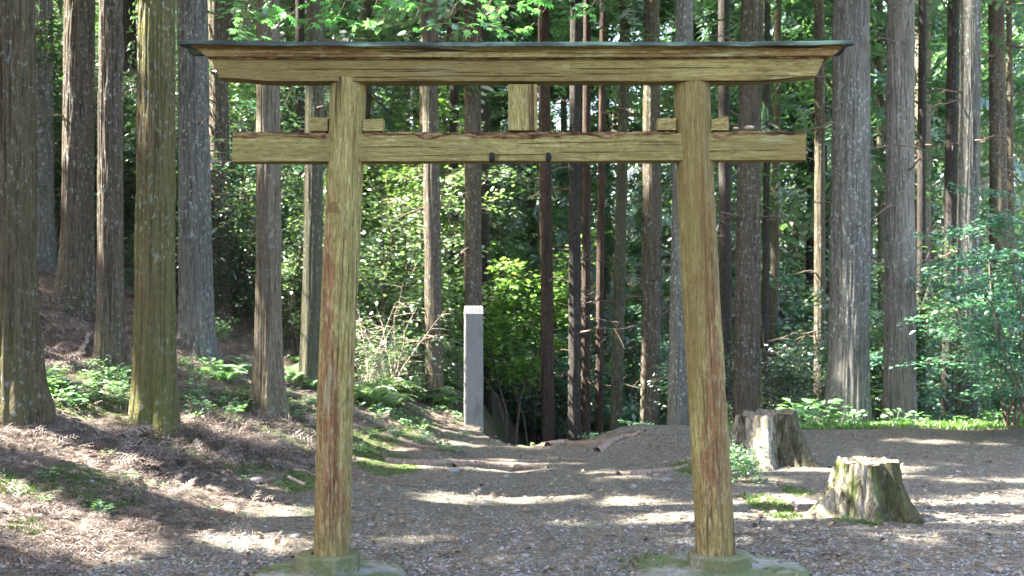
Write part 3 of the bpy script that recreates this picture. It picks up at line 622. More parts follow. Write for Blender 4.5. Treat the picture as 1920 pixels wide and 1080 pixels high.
# shared far crowns
def make_tree(name, label, group, base, r0, hgt, lean, bark, hi, flare=.5, crown=(8., 18., 2.6, 1700), dead=6, cat='tree', limb=None, size=.55):
    TSEED[0] += 1; s = TSEED[0]; e = empty(name, base, label, cat, group)
    trunk_mb(r0, hgt, lean, flare, s, hi).build('trunk', BARK[bark], e)
    if dead:
        branches_mb(r0*.7, dead, 2.3, max(3.6, min(crown[0]+1, CAMZ+HZ/F*base[1]+.5)), s, .9, e)
    z0, z1, R, n = crown
    m = crown_mb(base, n, z0, z1, R, s, size)
    if m.n: m.build('crown', M_CEDAR, e)
    return e
ROWTREES = [
 # base px, base row (None: hidden) , Y, px at the top of the picture, width px at eye level, bark, detail, flare, label
 (14, None, 8.65, 12, 108, 'mossbrown', 2, .55, 'thick mossy brown cedar cut off by the left edge of the picture'),
 (80, None, 16.0, 80, 40, 'grey', 1, .35, 'straight grey cedar standing between the two leftmost brown cedars'),
 (143, 585, None, 151, 60, 'brown', 2, .7, 'dark reddish grey cedar with flared foot high on the left bank'),
 (206, 690, None, 209, 48, 'brown', 2, .35, 'slim grey brown cedar with a thin sunlit left edge beside the mossy green cedar'),
 (289, 805, None, 296, 76, 'moss', 2, .45, 'moss green cedar with a flared foot among dead twigs in the left foreground'),
 (370, 672, None, 361, 62, 'grey', 2, .40, 'lichen speckled grey cedar right behind the mossy green one'),
 (415, None, 16.5, 405, 40, 'brown', 1, .35, 'brown cedar half hidden behind the lichen speckled grey one'),
 (503, 772, None, 503, 49, 'warm', 2, .62, 'pale cedar with sunlit flank and spreading foot behind the left end of the tie beam'),
 (583, 722, None, 592, 37, 'green', 1, .30, 'greenish grey cedar just left of the left gate post'),
 (563, None, 20.0, 563, 18, 'dark', 0, .2, 'thin dark trunk seen in the gap left of the left gate post'),
 (815, None, 15.6, 806, 32, 'brown', 1, .25, 'slender pinkish cedar left of the stone marker'),
 (848, None, 24.0, 852, 20, 'dark', 0, .2, 'dark thin trunk directly left of the trunk behind the stone marker'),
 (888, None, 17.2, 884, 36, 'brown', 1, .3, 'grey brown cedar rising behind the stone marker'),
 (912, None, 22.0, 905, 18, 'dark', 0, .2, 'dark trunk touching the right side of the cedar behind the stone marker'),
 (1029, None, 18.0, 1020, 26, 'red', 1, .3, 'reddish crooked trunk at the end of the path on the left of the dark group'),
 (1076, None, 17.5, 1080, 25, 'dark', 1, .2, 'nearly black upright trunk in the dark group behind the end of the path'),
 (1098, None, 18.5, 1100, 18, 'red', 1, .2, 'red brown trunk close to the right of the nearly black one'),
 (1121, None, 19.5, 1130, 16, 'red', 1, .2, 'thin dark red trunk on the right side of the group behind the path'),
 (1151, None, 18.0, 1172, 24, 'green', 1, .3, 'greenish brown leaning trunk to the right of the dark group'),
 (1218, None, 17.3, 1222, 37, 'brown', 1, .3, 'grey brown cedar standing left of the right gate post'),
 (1268, None, 15.6, 1285, 40, 'grey', 1, .4, 'pale blue grey cedar half hidden by the right gate post'),
 (1364, None, 20.0, 1358, 25, 'dark', 0, .2, 'dark trunk showing just right of the right gate post'),
 (1398, None, 15.8, 1411, 50, 'brown', 2, .3, 'sturdy grey brown cedar behind the larger stump'),
 (1434, None, 22.0, 1440, 14, 'dark', 0, .2, 'thin dark trunk on the right of the sturdy cedar behind the larger stump'),
 (1446, None, 25.0, 1458, 17, 'brown', 0, .2, 'thin brown leaning trunk between the sturdy cedar and the straight slim one'),
 (1537, None, 19.0, 1534, 22, 'brown', 1, .2, 'slim straight trunk just left of the largest grey cedar'),
 (1590, None, 14.9, 1598, 77, 'grey', 2, .32, 'largest grey cedar on the terrace right of the gate, streaked with pale lichen'),
 (1655, None, 23.0, 1650, 15, 'green', 0, .2, 'thin green brown trunk between the two big cedars on the right'),
 (1686, None, 15.4, 1692, 60, 'pale', 2, .25, 'tall pale pinkish grey cedar second of the big ones right of the gate'),
 (1726, None, 17.5, 1730, 17, 'dark', 0, .2, 'dark trunk close behind the tall pale pinkish cedar'),
 (1773, None, 18.2, 1786, 25, 'dark', 1, .2, 'dark leaning trunk with a lit left edge left of the rightmost big cedar'),
 (1810, None, 16.3, 1819, 42, 'grey', 2, .3, 'rightmost big grey cedar with a sunlit white foot behind green sprays'),
 (1900, None, 26.0, 1892, 14, 'brown', 0, .2, 'thin trunk near the right edge behind the green sprays'),
 (1870, None, 30.0, 1872, 13, 'dark', 0, .2, 'faint dark trunk behind the shrubs close to the right edge'),
 (110, None, 22.0, 112, 9, 'pale', 0, .2, 'very thin sunlit trunk in the gap between the second and third left cedars'),
 (240, None, 21.0, 243, 17, 'dark', 0, .2, 'dark thin trunk in the gap left of the mossy green cedar'),
]
for (pb, row, Y, ptop, wpx, bark, hi, fl, lab) in ROWTREES:
    if row: p = hit(pb, row)[0]; Y = p[1]
    else: p = np.array([(pb-960)/F*Y, Y, float(H((pb-960)/F*Y, Y))])
    r0 = wpx/F*Y/2; ztop = CAMZ+HZ/F*Y; hgt = 19.0+random.uniform(-1.5, 3)
    dx = (ptop-pb)/F*Y; lean = (dx*hgt/max(ztop-p[2], 1), random.uniform(-.2, .2))
    near = Y < 22
    make_tree('cedar_tree', lab, None, (float(p[0]), float(p[1]), float(p[2])), r0, hgt, lean, bark, hi, fl,
              (8.2 if Y < 19 else 7.0, hgt-.5, 2.5, 1900 if near else 1500), dead=0 if wpx > 45 and Y < 13 else 7)
# trees beyond the left edge of the picture whose crowns and trunks shade the gate
for k, (x, y, r0) in enumerate(((-6.6, 5.4, .20), (-8.9, 8.0, .22), (-7.4, 10.6, .17), (-11.2, 6.2, .24), (-12.4, 10.0, .2), (-10.2, 12.6, .2), (-9.2, 2.6, .22), (-14.8, 7.9, .22),
                              (-13.0, 3.4, .2), (-9.0, 15.5, .2), (-13.2, 14.2, .2), (-5.8, 2.0, .2), (-17, 12.4, .2), (-17, 5, .2), (-6.9, 13.2, .18))):
    make_tree('cedar_tree', 'brown cedar growing on the bank beyond the left edge of the picture', 'cedars beyond the left edge', (x, y, float(H(x, y))), r0, 17, (random.uniform(-.3, .3), 0), 'brown', 1, .4,
              (6.0, 16.5, 3.4, 4600), dead=3, size=.6)
for k, (x, y) in enumerate(((-10.5, 18.2), (-12.5, 20.5), (-11.5, 23), (-15, 17.5), (-14.5, 25), (-17, 21.5), (-14, 29))):
    make_tree('cedar_tree', 'brown cedar growing on the bank beyond the left edge of the picture', 'cedars beyond the left edge', (x, y, float(H(x, y))), .2, 18, (random.uniform(-.3, .3), 0), 'brown', 1, .4, (3.5, 17.5, 3.2, 2600), dead=0, size=.7)
# more distant cedars on the far slopes
gaps = 0
far_spots = []
for k in range(96):
    for _ in range(60):
        Y = 22+46*random.random()**.8; px = random.uniform(-60, 1980)
        if all(abs(px-q) > 16*(30/Y) or abs(Y-r_) > 6 for q, r_ in far_spots): break
    far_spots.append((px, Y))
far_spots.sort(key=lambda q: q[1])
farproto = []
for v in range(5):
    mbt = trunk_mb(.15+.015*v, 22, (random.uniform(-.5, .5), .2), .25, 300+v, 0, .35)
    r_ = np.random.default_rng(50+v); cb = MB(); z0 = 6.0+1.0*v
    cb = crown_mb((0, 0, 0), 950, z0, 21.5, 2.3, 800+v, .6, cull=False)
    nleaf = sum(len(q) for q in cb.f); bb = branches_mb(.1, 22, 3., z0+4, 900+v, 1.5); [cb.add(a_, [np.zeros((0, 4), int)]) for a_ in ()]
    vb = np.concatenate(bb.v); off = cb.n; cb.v.append(vb); cb.f += [q+off for q in bb.f]; cb.n += len(vb)
    cm_ = cb.mesh('crown', M_CEDAR); cm_.materials.append(M_TWIG); mi = np.zeros(len(cm_.polygons), np.int32); mi[nleaf:] = 1; cm_.polygons.foreach_set('material_index', mi)
    barkk = ['brown', 'grey', 'dark', 'brown', 'warm'][v]
    farproto.append((mbt.mesh('trunk', BARK[barkk]), cm_))
for k, (px, Y) in enumerate(far_spots):
    x = (px-960)/F*Y; e = empty('cedar_tree', (x, Y, float(H(x, Y))), 'slim distant cedar among many in the forest behind the gate', 'tree', 'slim cedars deep in the forest', random.uniform(0, 6.28))
    s = random.uniform(.85, 1.2); e.scale = (s, s, s); v = random.randrange(5)
    for nm, me in zip(('trunk', 'crown'), farproto[v]):
        o = bpy.data.objects.new(nm, me); col.objects.link(o); o.parent = e

# ------------------------------------------------------------------ shrubs and undergrowth
def shrub_mb(seed, hgt, spread, nst, leaf, nleaf, T, layered=.5, twig_r=.008, low=.18):
    r = np.random.default_rng(seed); st = MB(); fo = MB(); tips = []; 
    for k in range(nst):
        a = r.uniform(0, 2*math.pi); L = hgt*r.uniform(.65, 1.05); sp = spread*r.uniform(.3, 1.); tt = np.linspace(0, 1, 8)
        P = np.stack([np.cos(a)*sp*tt**1.5, np.sin(a)*sp*tt**1.5, L*tt], -1)+np.cumsum(r.normal(0, .03*hgt/2, (8, 3)), 0)*[1, 1, .3]
        P[0] = [np.cos(a)*.05, np.sin(a)*.05, -.05]; st.add(*tube(P, twig_r*(1.6-1.3*tt)*max(hgt/2, .6), 5))
        for q in range(int(5+L*5)):
            u = r.uniform(low, 1); b = P[0]+(P[-1]-P[0])*0; i = u*7; i0 = int(min(6, i)); b = P[i0]+(P[i0+1]-P[i0])*(i-i0)
            a2 = a+r.uniform(-2.2, 2.2); l2 = spread*r.uniform(.25, .7)*(1.1-.5*u); d = np.array([math.cos(a2), math.sin(a2), r.uniform(-.1, .45)])
            m = np.linspace(0, 1, 5)[:, None]; Q = b+d*l2*m+np.array([0, 0, -.22*l2])*m**2; st.add(*tube(Q, twig_r*.5*(1.1-m[:, 0]), 4)); tips.append((Q, d, l2))
    N = nleaf; k = r.integers(0, len(tips), N); u = r.uniform(.1, 1.05, N)
    B = np.array([q[0][0] for q in tips])[k]; E = np.array([q[0][-1] for q in tips])[k]; D = np.array([q[1] for q in tips])[k]
    P = B+(E-B)*u[:, None]+r.normal(0, 1, (N, 3))*[leaf*1.3, leaf*1.3, leaf*(1.3-layered)]
    side = np.cross(D, [0, 0, 1.])*r.choice([-1, 1], N)[:, None]; fw = side*r.uniform(.2, 1.1, (N, 1))+D*.7+r.normal(0, .25, (N, 3)); fw[:, 2] -= .15
    up = np.tile([0, 0, 1.], (N, 1))+r.normal(0, .55-.35*layered, (N, 3))
    scatter(fo, T, P, fw, up, leaf*r.uniform(.65, 1.25, N)); return st, fo
KIND = {}
def shrub_kind(key, mat, twig, **k):
    KIND[key] = []
    for v in range(3):
        st, fo = shrub_mb(hash_(key)+v, **k); KIND[key].append((st.mesh('stems', twig), fo.mesh('foliage', mat, False)))
def hash_(s): return sum(ord(c)*(i+3) for i, c in enumerate(s))
shrub_kind('broad', M_BROAD, M_TWIG, hgt=2.6, spread=1.0, nst=7, leaf=.062, nleaf=6500, T=LEAF)
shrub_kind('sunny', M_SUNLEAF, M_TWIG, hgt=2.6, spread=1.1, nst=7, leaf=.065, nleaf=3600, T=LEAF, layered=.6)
shrub_kind('bright', M_BRIGHT, M_TWIG, hgt=2.4, spread=1.1, nst=6, leaf=.075, nleaf=3800, T=LEAFW, layered=.7)
shrub_kind('sapling', M_BRIGHT, M_TWIG, hgt=3.3, spread=1.2, nst=3, leaf=.075, nleaf=3000, T=LEAFW, layered=.8, low=.52)
shrub_kind('teal', M_TEAL, M_TWIG, hgt=2.3, spread=1.2, nst=6, leaf=.060, nleaf=5200, T=LEAF, layered=.85)
shrub_kind('dark', M_DARKLEAF, M_TWIG, hgt=2.4, spread=1.0, nst=7, leaf=.070, nleaf=4800, T=LEAFN, layered=.4)
shrub_kind('bare', M_BROAD, M_PALETWIG, hgt=1.5, spread=.9, nst=9, leaf=.06, nleaf=450, T=LEAF)
shrub_kind('low', M_FERN, M_TWIG, hgt=.42, spread=.30, nst=6, leaf=.06, nleaf=420, T=LEAF, layered=.8, twig_r=.004)
def put_shrub(name, key, x, y, s, label, group=None, cat='shrub', z=None, rz=None):
    e = empty(name, (x, y, float(H(x, y)) if z is None else z), label, cat, group, random.uniform(0, 6.28) if rz is None else rz); e.scale = (s, s, s)
    for nm, me in zip(('stems', 'foliage'), random.choice(KIND[key])):
        o = bpy.data.objects.new(nm, me); col.objects.link(o); o.parent = e
    return e
def sp(px, Y): return (px-960)/F*Y
for px, Y, k, s, lab in (
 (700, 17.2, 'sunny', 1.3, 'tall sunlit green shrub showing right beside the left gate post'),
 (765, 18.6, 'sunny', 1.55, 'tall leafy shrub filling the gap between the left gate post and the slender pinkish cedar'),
 (735, 14.8, 'bare', 1.0, 'tangle of pale bare twigs on the bank behind the left gate post'),
 (690, 14.0, 'bare', .8, 'low bare twiggy bush at the right side of the left gate post'),
 (790, 15.6, 'sunny', .45, 'small bright green shrub at the foot of the slender pinkish cedar'),
 (640, 14.6, 'bright', .32, 'fresh green shrub partly hidden by the left gate post'),
 (560, 16.0, 'sunny', .9, 'leafy green shrub between the pale cedar and the left gate post'),
 (545, 18.0, 'sunny', 1.3, 'tall green shrub behind the pale cedar'),
 (440, 19.0, 'teal', 1.5, 'dark blue green shrub between the grey cedar and the pale cedar'),
 (455, 16.6, 'dark', .7, 'low dark evergreen shrub left of the pale cedar foot'),
 (955, 20.5, 'sapling', 1.3, 'bright yellow green bush left of the reddish trunk beyond the path'),
 (1025, 21.5, 'sapling', 1.5, 'tall yellow green bush above the end of the path'),
 (1010, 14.1, 'low', 1.3, 'small leafy sapling at the edge where the path drops away'),
 (1895, 13.8, 'teal', 1.3, 'large blue green shrub spreading at the right edge of the picture'),
 (1765, 16.9, 'teal', .95, 'blue green shrub with layered sprays in front of the dark leaning trunk'),
 (1940, 12.6, 'teal', 1.1, 'near blue green shrub cut off by the right edge of the picture'),
 (1880, 15.8, 'broad', .9, 'sunlit green shrub behind the layered sprays near the right edge'),
 (1490, 16.6, 'dark', 1.0, 'dark evergreen shrub between the larger stump and the largest grey cedar'),
 (1340, 17.0, 'dark', 1.0, 'dark shrub showing behind the foot of the right gate post'),
 (1190, 16.4, 'teal', .6, 'small blue green shrub at the left foot of the cedar beside the right gate post'),
 (1235, 14.6, 'low', 1.2, 'small fern like sapling in front of the pale blue grey cedar'),
 (1450, 21.0, 'bright', .9, 'yellow green bush low behind the sturdy cedar'),
 (1400, 9.9, 'low', .75, 'small dark green plant at the left foot of the larger stump')):
    x = sp(px, Y); put_shrub('shrub', k, x, Y, s, lab, cat='shrub')
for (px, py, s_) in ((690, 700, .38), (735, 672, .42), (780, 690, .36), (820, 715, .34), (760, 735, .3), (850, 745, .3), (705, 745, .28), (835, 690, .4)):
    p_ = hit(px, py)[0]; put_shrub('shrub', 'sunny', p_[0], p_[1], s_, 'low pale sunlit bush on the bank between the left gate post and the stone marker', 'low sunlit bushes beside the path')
for k in range(13):
    px = random.uniform(60, 470); Y = random.uniform(14.5, 21); put_shrub('shrub', random.choice(['dark', 'teal', 'low', 'low']), sp(px, Y), Y, random.uniform(.35, .75), 'low shrub on the shady hillside between the left cedars', 'low shrubs on the left hillside')
for k in range(95):
    Y = random.uniform(16.5, 34); px = random.uniform(-40, 1960)
    if 880 < px < 1180 and Y < 27: continue
    if 470 < px <= 880 and Y < 22: continue
    key = random.choices(['broad', 'dark', 'teal', 'bright'], [4, 3, 4, 1.6] if px > 1150 else [4, 3, 1.5, 2])[0]
    put_shrub('shrub', key, sp(px, Y), Y, random.uniform(.9, 1.9)*(1 if Y < 24 else 1.3), {'broad': 'leafy green understorey shrub among the trunks behind the gate', 'dark': 'dark evergreen shrub among the trunks behind the gate', 'teal': 'blue green understorey shrub among the trunks behind the gate', 'bright': 'yellow green understorey shrub among the trunks behind the gate'}[key],
              {'broad': 'leafy green understorey shrubs', 'dark': 'dark evergreen understorey shrubs', 'teal': 'blue green understorey shrubs', 'bright': 'yellow green understorey shrubs'}[key])
# far undergrowth that reads as one mass
mb = MB(); n = 42000; Y = rng.uniform(30, 85, n); px = rng.uniform(-150, 2070, n); x = (px-960)/F*Y
tall = 5.5+6.5*vn(x*.25, Y*.25, 5); z = H(x, Y)+tall*rng.uniform(0, 1, n)**1.3
keep = vn(x*.6, Y*.6+z, 8) > .3; P = np.stack([x, Y, z], -1)[keep]
fw = rng.normal(0, 1, P.shape); fw[:, 2] -= .3; up = rng.normal(0, .7, P.shape)+[0, -.2, 1]
for j in range(3): scatter(mb, SPRC[j], P[j::3], fw[j::3], up[j::3], rng.uniform(.5, 1.0, len(P[j::3])))
tag(mb.build('undergrowth', M_BROAD, smooth=False), 'mass of green undergrowth far back in the forest', 'undergrowth', kind='stuff')

# ferns and small herbs
def fern_mb(seed, nf=9):
    r = np.random.default_rng(seed); a = np.arange(nf)/nf*2*math.pi+r.uniform(-.3, .3, nf); fw = np.stack([np.cos(a), np.sin(a), r.uniform(.2, .7, nf)], -1)
    up = np.stack([-np.cos(a)*.3, -np.sin(a)*.3, np.ones(nf)], -1); mb = MB(); scatter(mb, FERN, np.zeros((nf, 3)), fw, up, r.uniform(.75, 1.1, nf)); return mb
FERNS = [fern_mb(k, 8+k).mesh('fern', M_FERN, False) for k in range(3)]; SUNFERNS = [fern_mb(k, 8+k).mesh('fern', M_SUNLEAF, False) for k in range(3)]  # second set paler: sun on the bank put into the leaf colour
def put_fern(px, py, s, label, group):
    p = hit(px, py)[0]; o = bpy.data.objects.new('fern', random.choice(SUNFERNS if 'sunlit' in label else FERNS)); col.objects.link(o); o.location = p; o.rotation_euler = (0, 0, random.uniform(0, 6)); o.scale = (s,)*3
    tag(o, label, 'fern', group)
for k in range(42):
    put_fern(random.uniform(670, 870), random.uniform(640, 775), random.uniform(.22, .46), 'sunlit fern on the bank between the left gate post and the stone marker', 'ferns on the sunlit bank')
for k in range(10):
    put_fern(random.uniform(545, 600), random.uniform(650, 740), random.uniform(.18, .3), 'small fern by the foot of the greenish cedar left of the gate', 'ferns left of the gate post')
for k in range(4):
    put_fern(random.uniform(340, 460), random.uniform(680, 760), random.uniform(.15, .26), 'small fern on the bank between the grey and the pale cedar', 'ferns between grey and pale cedars')
def herb_mb(seed, n, leaf, T=LEAFW):
    r = np.random.default_rng(seed); a = r.uniform(0, 2*math.pi, n); ro = r.uniform(.1, 1, n)*.12; P = np.stack([ro*np.cos(a), ro*np.sin(a), r.uniform(.03, .13, n)], -1)
    fw = np.stack([np.cos(a), np.sin(a), r.uniform(-.2, .5, n)], -1); up = np.tile([0, 0, 1.], (n, 1))+r.normal(0, .25, (n, 3)); mb = MB(); scatter(mb, T, P, fw, up, leaf*r.uniform(.7, 1.3, n))
    for q in P[:6]: mb.add(*tube([[0, 0, -.02], q*[.5, .5, .6], q], [.003, .002, .0015], 4))
    return mb
HERB = [herb_mb(k, 16+4*k, .06).mesh('herb', M_FERN, False) for k in range(4)]
def herbs(n, x0, x1, y0, y1, label, group, s0=.6, s1=1.3):
    P = hit([random.uniform(x0, x1) for _ in range(n)], [random.uniform(y0, y1) for _ in range(n)])
    for p in P:
        o = bpy.data.objects.new('herb', random.choice(HERB)); col.objects.link(o); o.location = p; s = random.uniform(s0, s1); o.scale = (s, s, s*.9); o.rotation_euler = (0, 0, random.uniform(0, 6)); tag(o, label, 'plant', group)
herbs(52, 90, 245, 690, 765, 'small leafy herb on the bank between the two mossy cedars', 'herbs between the mossy cedars', .45, .95)
herbs(20, 0, 110, 705, 755, 'small leafy herb round the foot of the leftmost cedar', 'herbs at the leftmost cedar', .7, 1.3)
herbs(36, 340, 460, 680, 790, 'small leafy herb on the bank behind the near mossy cedar', 'herbs behind the near mossy cedar', .5, 1.1)
herbs(14, 430, 600, 740, 790, 'small leafy herb at the foot of the pale cedar', 'herbs at the pale cedar', .6, 1.1)
herbs(70, 665, 890, 690, 850, 'small green herb on the mossy bank left of the path', 'herbs on the bank left of the path', .35, 1.0)
herbs(60, 300, 590, 800, 1000, 'tiny green seedling in the litter below the pale cedar', 'seedlings on the left bank', .12, .3)
herbs(9, 0, 300, 850, 1000, 'small green herb growing in the litter of the left foreground', 'herbs in the left foreground', .3, .6)
herbs(10, 1380, 1430, 840, 890, 'dark little herb left of the larger stump', 'herbs left of the larger stump', .5, .9)
herbs(22, 1560, 1690, 945, 978, 'tiny herb at the foot of the nearer stump', 'herbs at the nearer stump', .25, .5)
for k in range(26):
    px = random.uniform(1500, 1920); Y = random.uniform(14.0, 15.2); x = sp(px, Y)
    o = bpy.data.objects.new('broadleaf_plant', None); 
    me = HERB[k % 4]; o = bpy.data.objects.new('broadleaf_plant', me); col.objects.link(o); s = random.uniform(1.3, 2.6) if px < 1660 else random.uniform(.8, 1.8)
    o.location = (x, Y, float(H(x, Y))); o.scale = (s, s, s); o.rotation_euler = (0, 0, random.uniform(0, 6)); tag(o, 'broad leaved green plant on the mossy rim of the terrace right of the gate', 'plant', 'broad leaved plants on the terrace rim')

# ------------------------------------------------------------------ maple boughs hanging into the top of the picture
mt = empty('maple_tree', (3.0, 1.6, float(H(3.0, 1.6))), 'green maple whose boughs of small pointed leaves hang over the top of the gate', 'tree')
mo = np.array([3.0, 1.6, float(H(3.0, 1.6))]); tm = MB()
tt = np.linspace(0, 1, 16)[:, None]
def bez(a, b, c, d, t): return a*(1-t)**3+3*b*t*(1-t)**2+3*c*t*t*(1-t)+d*t**3
main = bez(np.array([0, 0, -.2]), np.array([.2, 0, 2.]), np.array([-.2, .8, 4.3]), np.array([-.8, 2.6, 5.1]), tt); tm.add(*tube(main, .10-.06*tt[:, 0], 12)); tm.build('trunk', BARK['brown'], mt)
bm_ = MB(); fm = MB(); LP = []
r = np.random.default_rng(5)
ends = [(455, 52, 8.2), (480, 20, 8.6), (540, 28, 8.0), (600, 42, 8.4), (650, 8, 7.6), (720, 30, 8.0), (790, 48, 8.4), (850, 20, 7.8), (900, 42, 8.2), (960, 18, 8.6), (1010, 36, 8.2), (1070, 20, 8.4), (560, -10, 7.4), (760, -10, 7.5), (880, -20, 7.4), (1000, -20, 7.6),
        (690, 45, 8.5), (630, 22, 8.8), (830, 36, 8.9), (930, 54, 8.9), (500, -5, 8.0), (1100, 2, 8.3), (430, 5, 8.6)]
src = main[-1]
for k, (px, py, Y) in enumerate(ends):
    e = at(px, py, Y)-mo; s_ = main[11+k % 5]; c1 = s_+[(-.5), .9, .5]; c2 = e+[.5+.2*r.normal(), -1.4, .55]
    P = bez(s_, c1, c2, e, tt)+np.cumsum(r.normal(0, .006, (16, 3)), 0); bm_.add(*tube(P, .020-.0175*tt[:, 0], 6))
    for q in range(13):
        i = 15-r.integers(0, 5); b = P[i]; a = r.uniform(0, 6.28); l = r.uniform(.12, .34); d = np.array([math.cos(a), math.sin(a), -.12]); bm_.add(*tube([b, b+d*l*.5, b+d*l+[0, 0, -.03]], [.003, .002, .001], 4))
        m = 5; u = r.uniform(.3, 1.05, m); Q = b+d*l*u[:, None]+r.normal(0, .018, (m, 3)); LP.append((Q, np.tile(d, (m, 1))+r.normal(0, .5, (m, 3))))
bm_.build('boughs', M_TWIG, mt); Q = np.concatenate([a for a, b in LP]); D = np.concatenate([b for a, b in LP]); D[:, 2] = -.35
scatter(fm, MAPLE, Q, D, np.tile([0, 0, 1.], (len(Q), 1))+r.normal(0, .3, (len(Q), 3))+[0, -.25, 0], r.uniform(.05, .09, len(Q))); fm.build('foliage', M_MAPLE, mt, False)
# ivy on the near mossy cedar
p = hit(289, 805)[0]; iv = MB(); n = 90; zz = rng.uniform(2.9, 4.4, n); a = rng.uniform(2.5, 3.9, n); rr = .178+rng.uniform(0, .03, n)
V = np.stack([rr*np.cos(a)-.0+.02*zz*0, rr*np.sin(a), zz], -1); scatter(iv, LEAFW, V, rng.normal(0, 1, (n, 3)), np.stack([np.cos(a), np.sin(a), a*0+.4], -1), rng.uniform(.03, .06, n))
tag(iv.build('ivy', M_BROAD, loc=p, smooth=False), 'little ivy climbing the left side of the moss green cedar', 'ivy')

# ------------------------------------------------------------------ stumps
def stump(px, py, r0, hgt, mat, flare, label, seed, lean=0., tilt=.0):
    p = hit(px, py)[0]; p[1] += r0*.6; p[2] = float(H(p[0], p[1])); e = empty('tree_stump', p, label, 'tree stump')
    ns, nr = 220, 90; a = np.arange(ns)/ns*2*math.pi; tt = np.linspace(0, 1, nr); A, Tt = np.meshgrid(a, tt)
    topz = hgt*(1+.06*(vn(A*3.2 % 20, A*0, seed)-.5)+.035*(vn(A*14, A*0, seed+1)-.5)+tilt*np.cos(A)); Z = -.12+(topz+.12)*Tt
    lob = .5+.5*np.sin(A*5+seed+1.1*np.sin(A*3+seed)); k = np.exp(-np.maximum(Z, 0)/(hgt*.55))
    R = r0*(1+flare*k*(.35+.9*lob**1.5)); R = R*(1+.06*(fbm(np.cos(A)*2+3, np.sin(A)*2+Z*2, seed)-.5)*2)
    g = vn(A/(2*math.pi)*34, Z*2.5+3, seed+4); R = R-r0*.26*sm(.42, .12, g)*(1-.7*Tt**2); gb = vn(A/(2*math.pi)*11, Z*1.2+9, seed+14); R = R-r0*.24*sm(.4, .15, gb)*(1-.75*Tt**2); g2 = vn(A/(2*math.pi)*100, Z*6, seed+6); R = R-r0*.07*g2+r0*.09*(fbm(A*7, Z*16+A*2, seed+8)-.5)
    X = R*np.cos(A)+lean*Z; Yv = R*np.sin(A)
    V = np.stack([X, Yv, Z], -1).reshape(-1, 3); i = np.arange(nr-1)[:, None]*ns; j = np.arange(ns)[None]; q = (j+1) % ns
    MB().add(V, np.stack([i+j, i+q, i+ns+q, i+ns+j], -1).reshape(-1, 4)).build('stump_side', mat, e)
    rings = []; base = V.reshape(nr, ns, 3)[-1]; c = base.mean(0)
    for f_, dz in ((1., 0.), (.93, .004), (.88, -.02), (.7, -.035), (.45, -.03), (.2, -.045), (0.01, -.04)):
        Q = c+(base-c)*f_; Q[:, 2] = base[:, 2]*(f_ > .85)+(1-(f_ > .85))*(hgt)+dz+.02*(fbm(Q[:, 0]*14, Q[:, 1]*14, seed)-.5); rings.append(Q)
    V = np.concatenate(rings); i = np.arange(len(rings)-1)[:, None]*ns
    MB().add(V, np.stack([i+j, i+q, i+ns+q, i+ns+j], -1).reshape(-1, 4)).build('stump_top', M_CORE, e)
    return e, p
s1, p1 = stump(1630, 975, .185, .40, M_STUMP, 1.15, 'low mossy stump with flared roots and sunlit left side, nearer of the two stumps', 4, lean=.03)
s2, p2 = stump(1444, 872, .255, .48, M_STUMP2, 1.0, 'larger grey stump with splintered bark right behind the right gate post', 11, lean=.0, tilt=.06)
def roots_for(p, specs, mat, nm, lab, group=None):
    mb = MB()
    for a, L, r in specs:
        tt_ = np.linspace(0, 1, 14); d = np.array([math.cos(a), math.sin(a)]); xy = p[:2]+d*(.22+L*tt_[:, None])+np.stack([.05*np.sin(tt_*7+a), .05*np.cos(tt_*6+a)], -1)*L
        z = H(xy[:, 0], xy[:, 1])+r*.5*(1-tt_)+.01; mb.add(*tube(np.column_stack([xy, z]), r*(1-.75*tt_), 8))
    return mb
# ------------------------------------------------------------------ stone marker
mp = at(888, 790, 14.6); mp[2] = float(H(mp[0], mp[1])); mk = empty('stone_marker', mp, 'tall square grey stone post with sunlit top beside the path behind the gate', 'stone post', rz=.08)
zt = CAMZ-(588-HZ)/F*14.6-mp[2]; ztt = CAMZ-(574-HZ)/F*14.6-mp[2]; hw = 17.3/F*14.6
mb = MB(); rows = np.linspace(-.15, zt, 40); V = []; sec = []
for e_ in range(4):
    for u in np.linspace(-1, 1, 9)[:-1]: sec.append({0: (u, -1), 1: (1, u), 2: (-u, 1), 3: (-1, -u)}[e_])
sec = np.array(sec); ns = len(sec); cr = np.where(np.abs(sec).min(1) > .99, .95, 1.)[:, None]
for z in rows: V.append(np.column_stack([sec*cr*hw*(1+.02*(1-z/zt)), np.full(ns, z)]))
V = np.concatenate(V); V[:, :2] += .005*(np.stack([fbm(V[:, 0]*9+4, V[:, 2]*9, 2), fbm(V[:, 1]*9, V[:, 2]*9, 3)], -1)-.5)
i = np.arange(len(rows)-1)[:, None]*ns; j = np.arange(ns)[None]; q = (j+1) % ns; mb.add(V, np.stack([i+j, i+q, i+ns+q, i+ns+j], -1).reshape(-1, 4)); o = mb.build('shaft', M_GRAN, mk); o.data.set_sharp_from_angle(angle=math.radians(40))
h_ = ztt-zt; w_ = hw*1.01
capv = np.array([[-w_, -w_, zt-.003], [w_, -w_, zt-.003], [w_, w_, zt-.003], [-w_, w_, zt-.003], [-w_*.96, -w_*.85, ztt-.012], [w_*.96, -w_*.85, ztt-.012], [w_*.93, w_*.9, ztt], [-w_*.93, w_*.9, ztt]])
MB().add(capv, [[0, 1, 5, 4], [1, 2, 6, 5], [2, 3, 7, 6], [3, 0, 4, 7], [4, 5, 6, 7]]).build('cap', M_GCAP, mk, False)

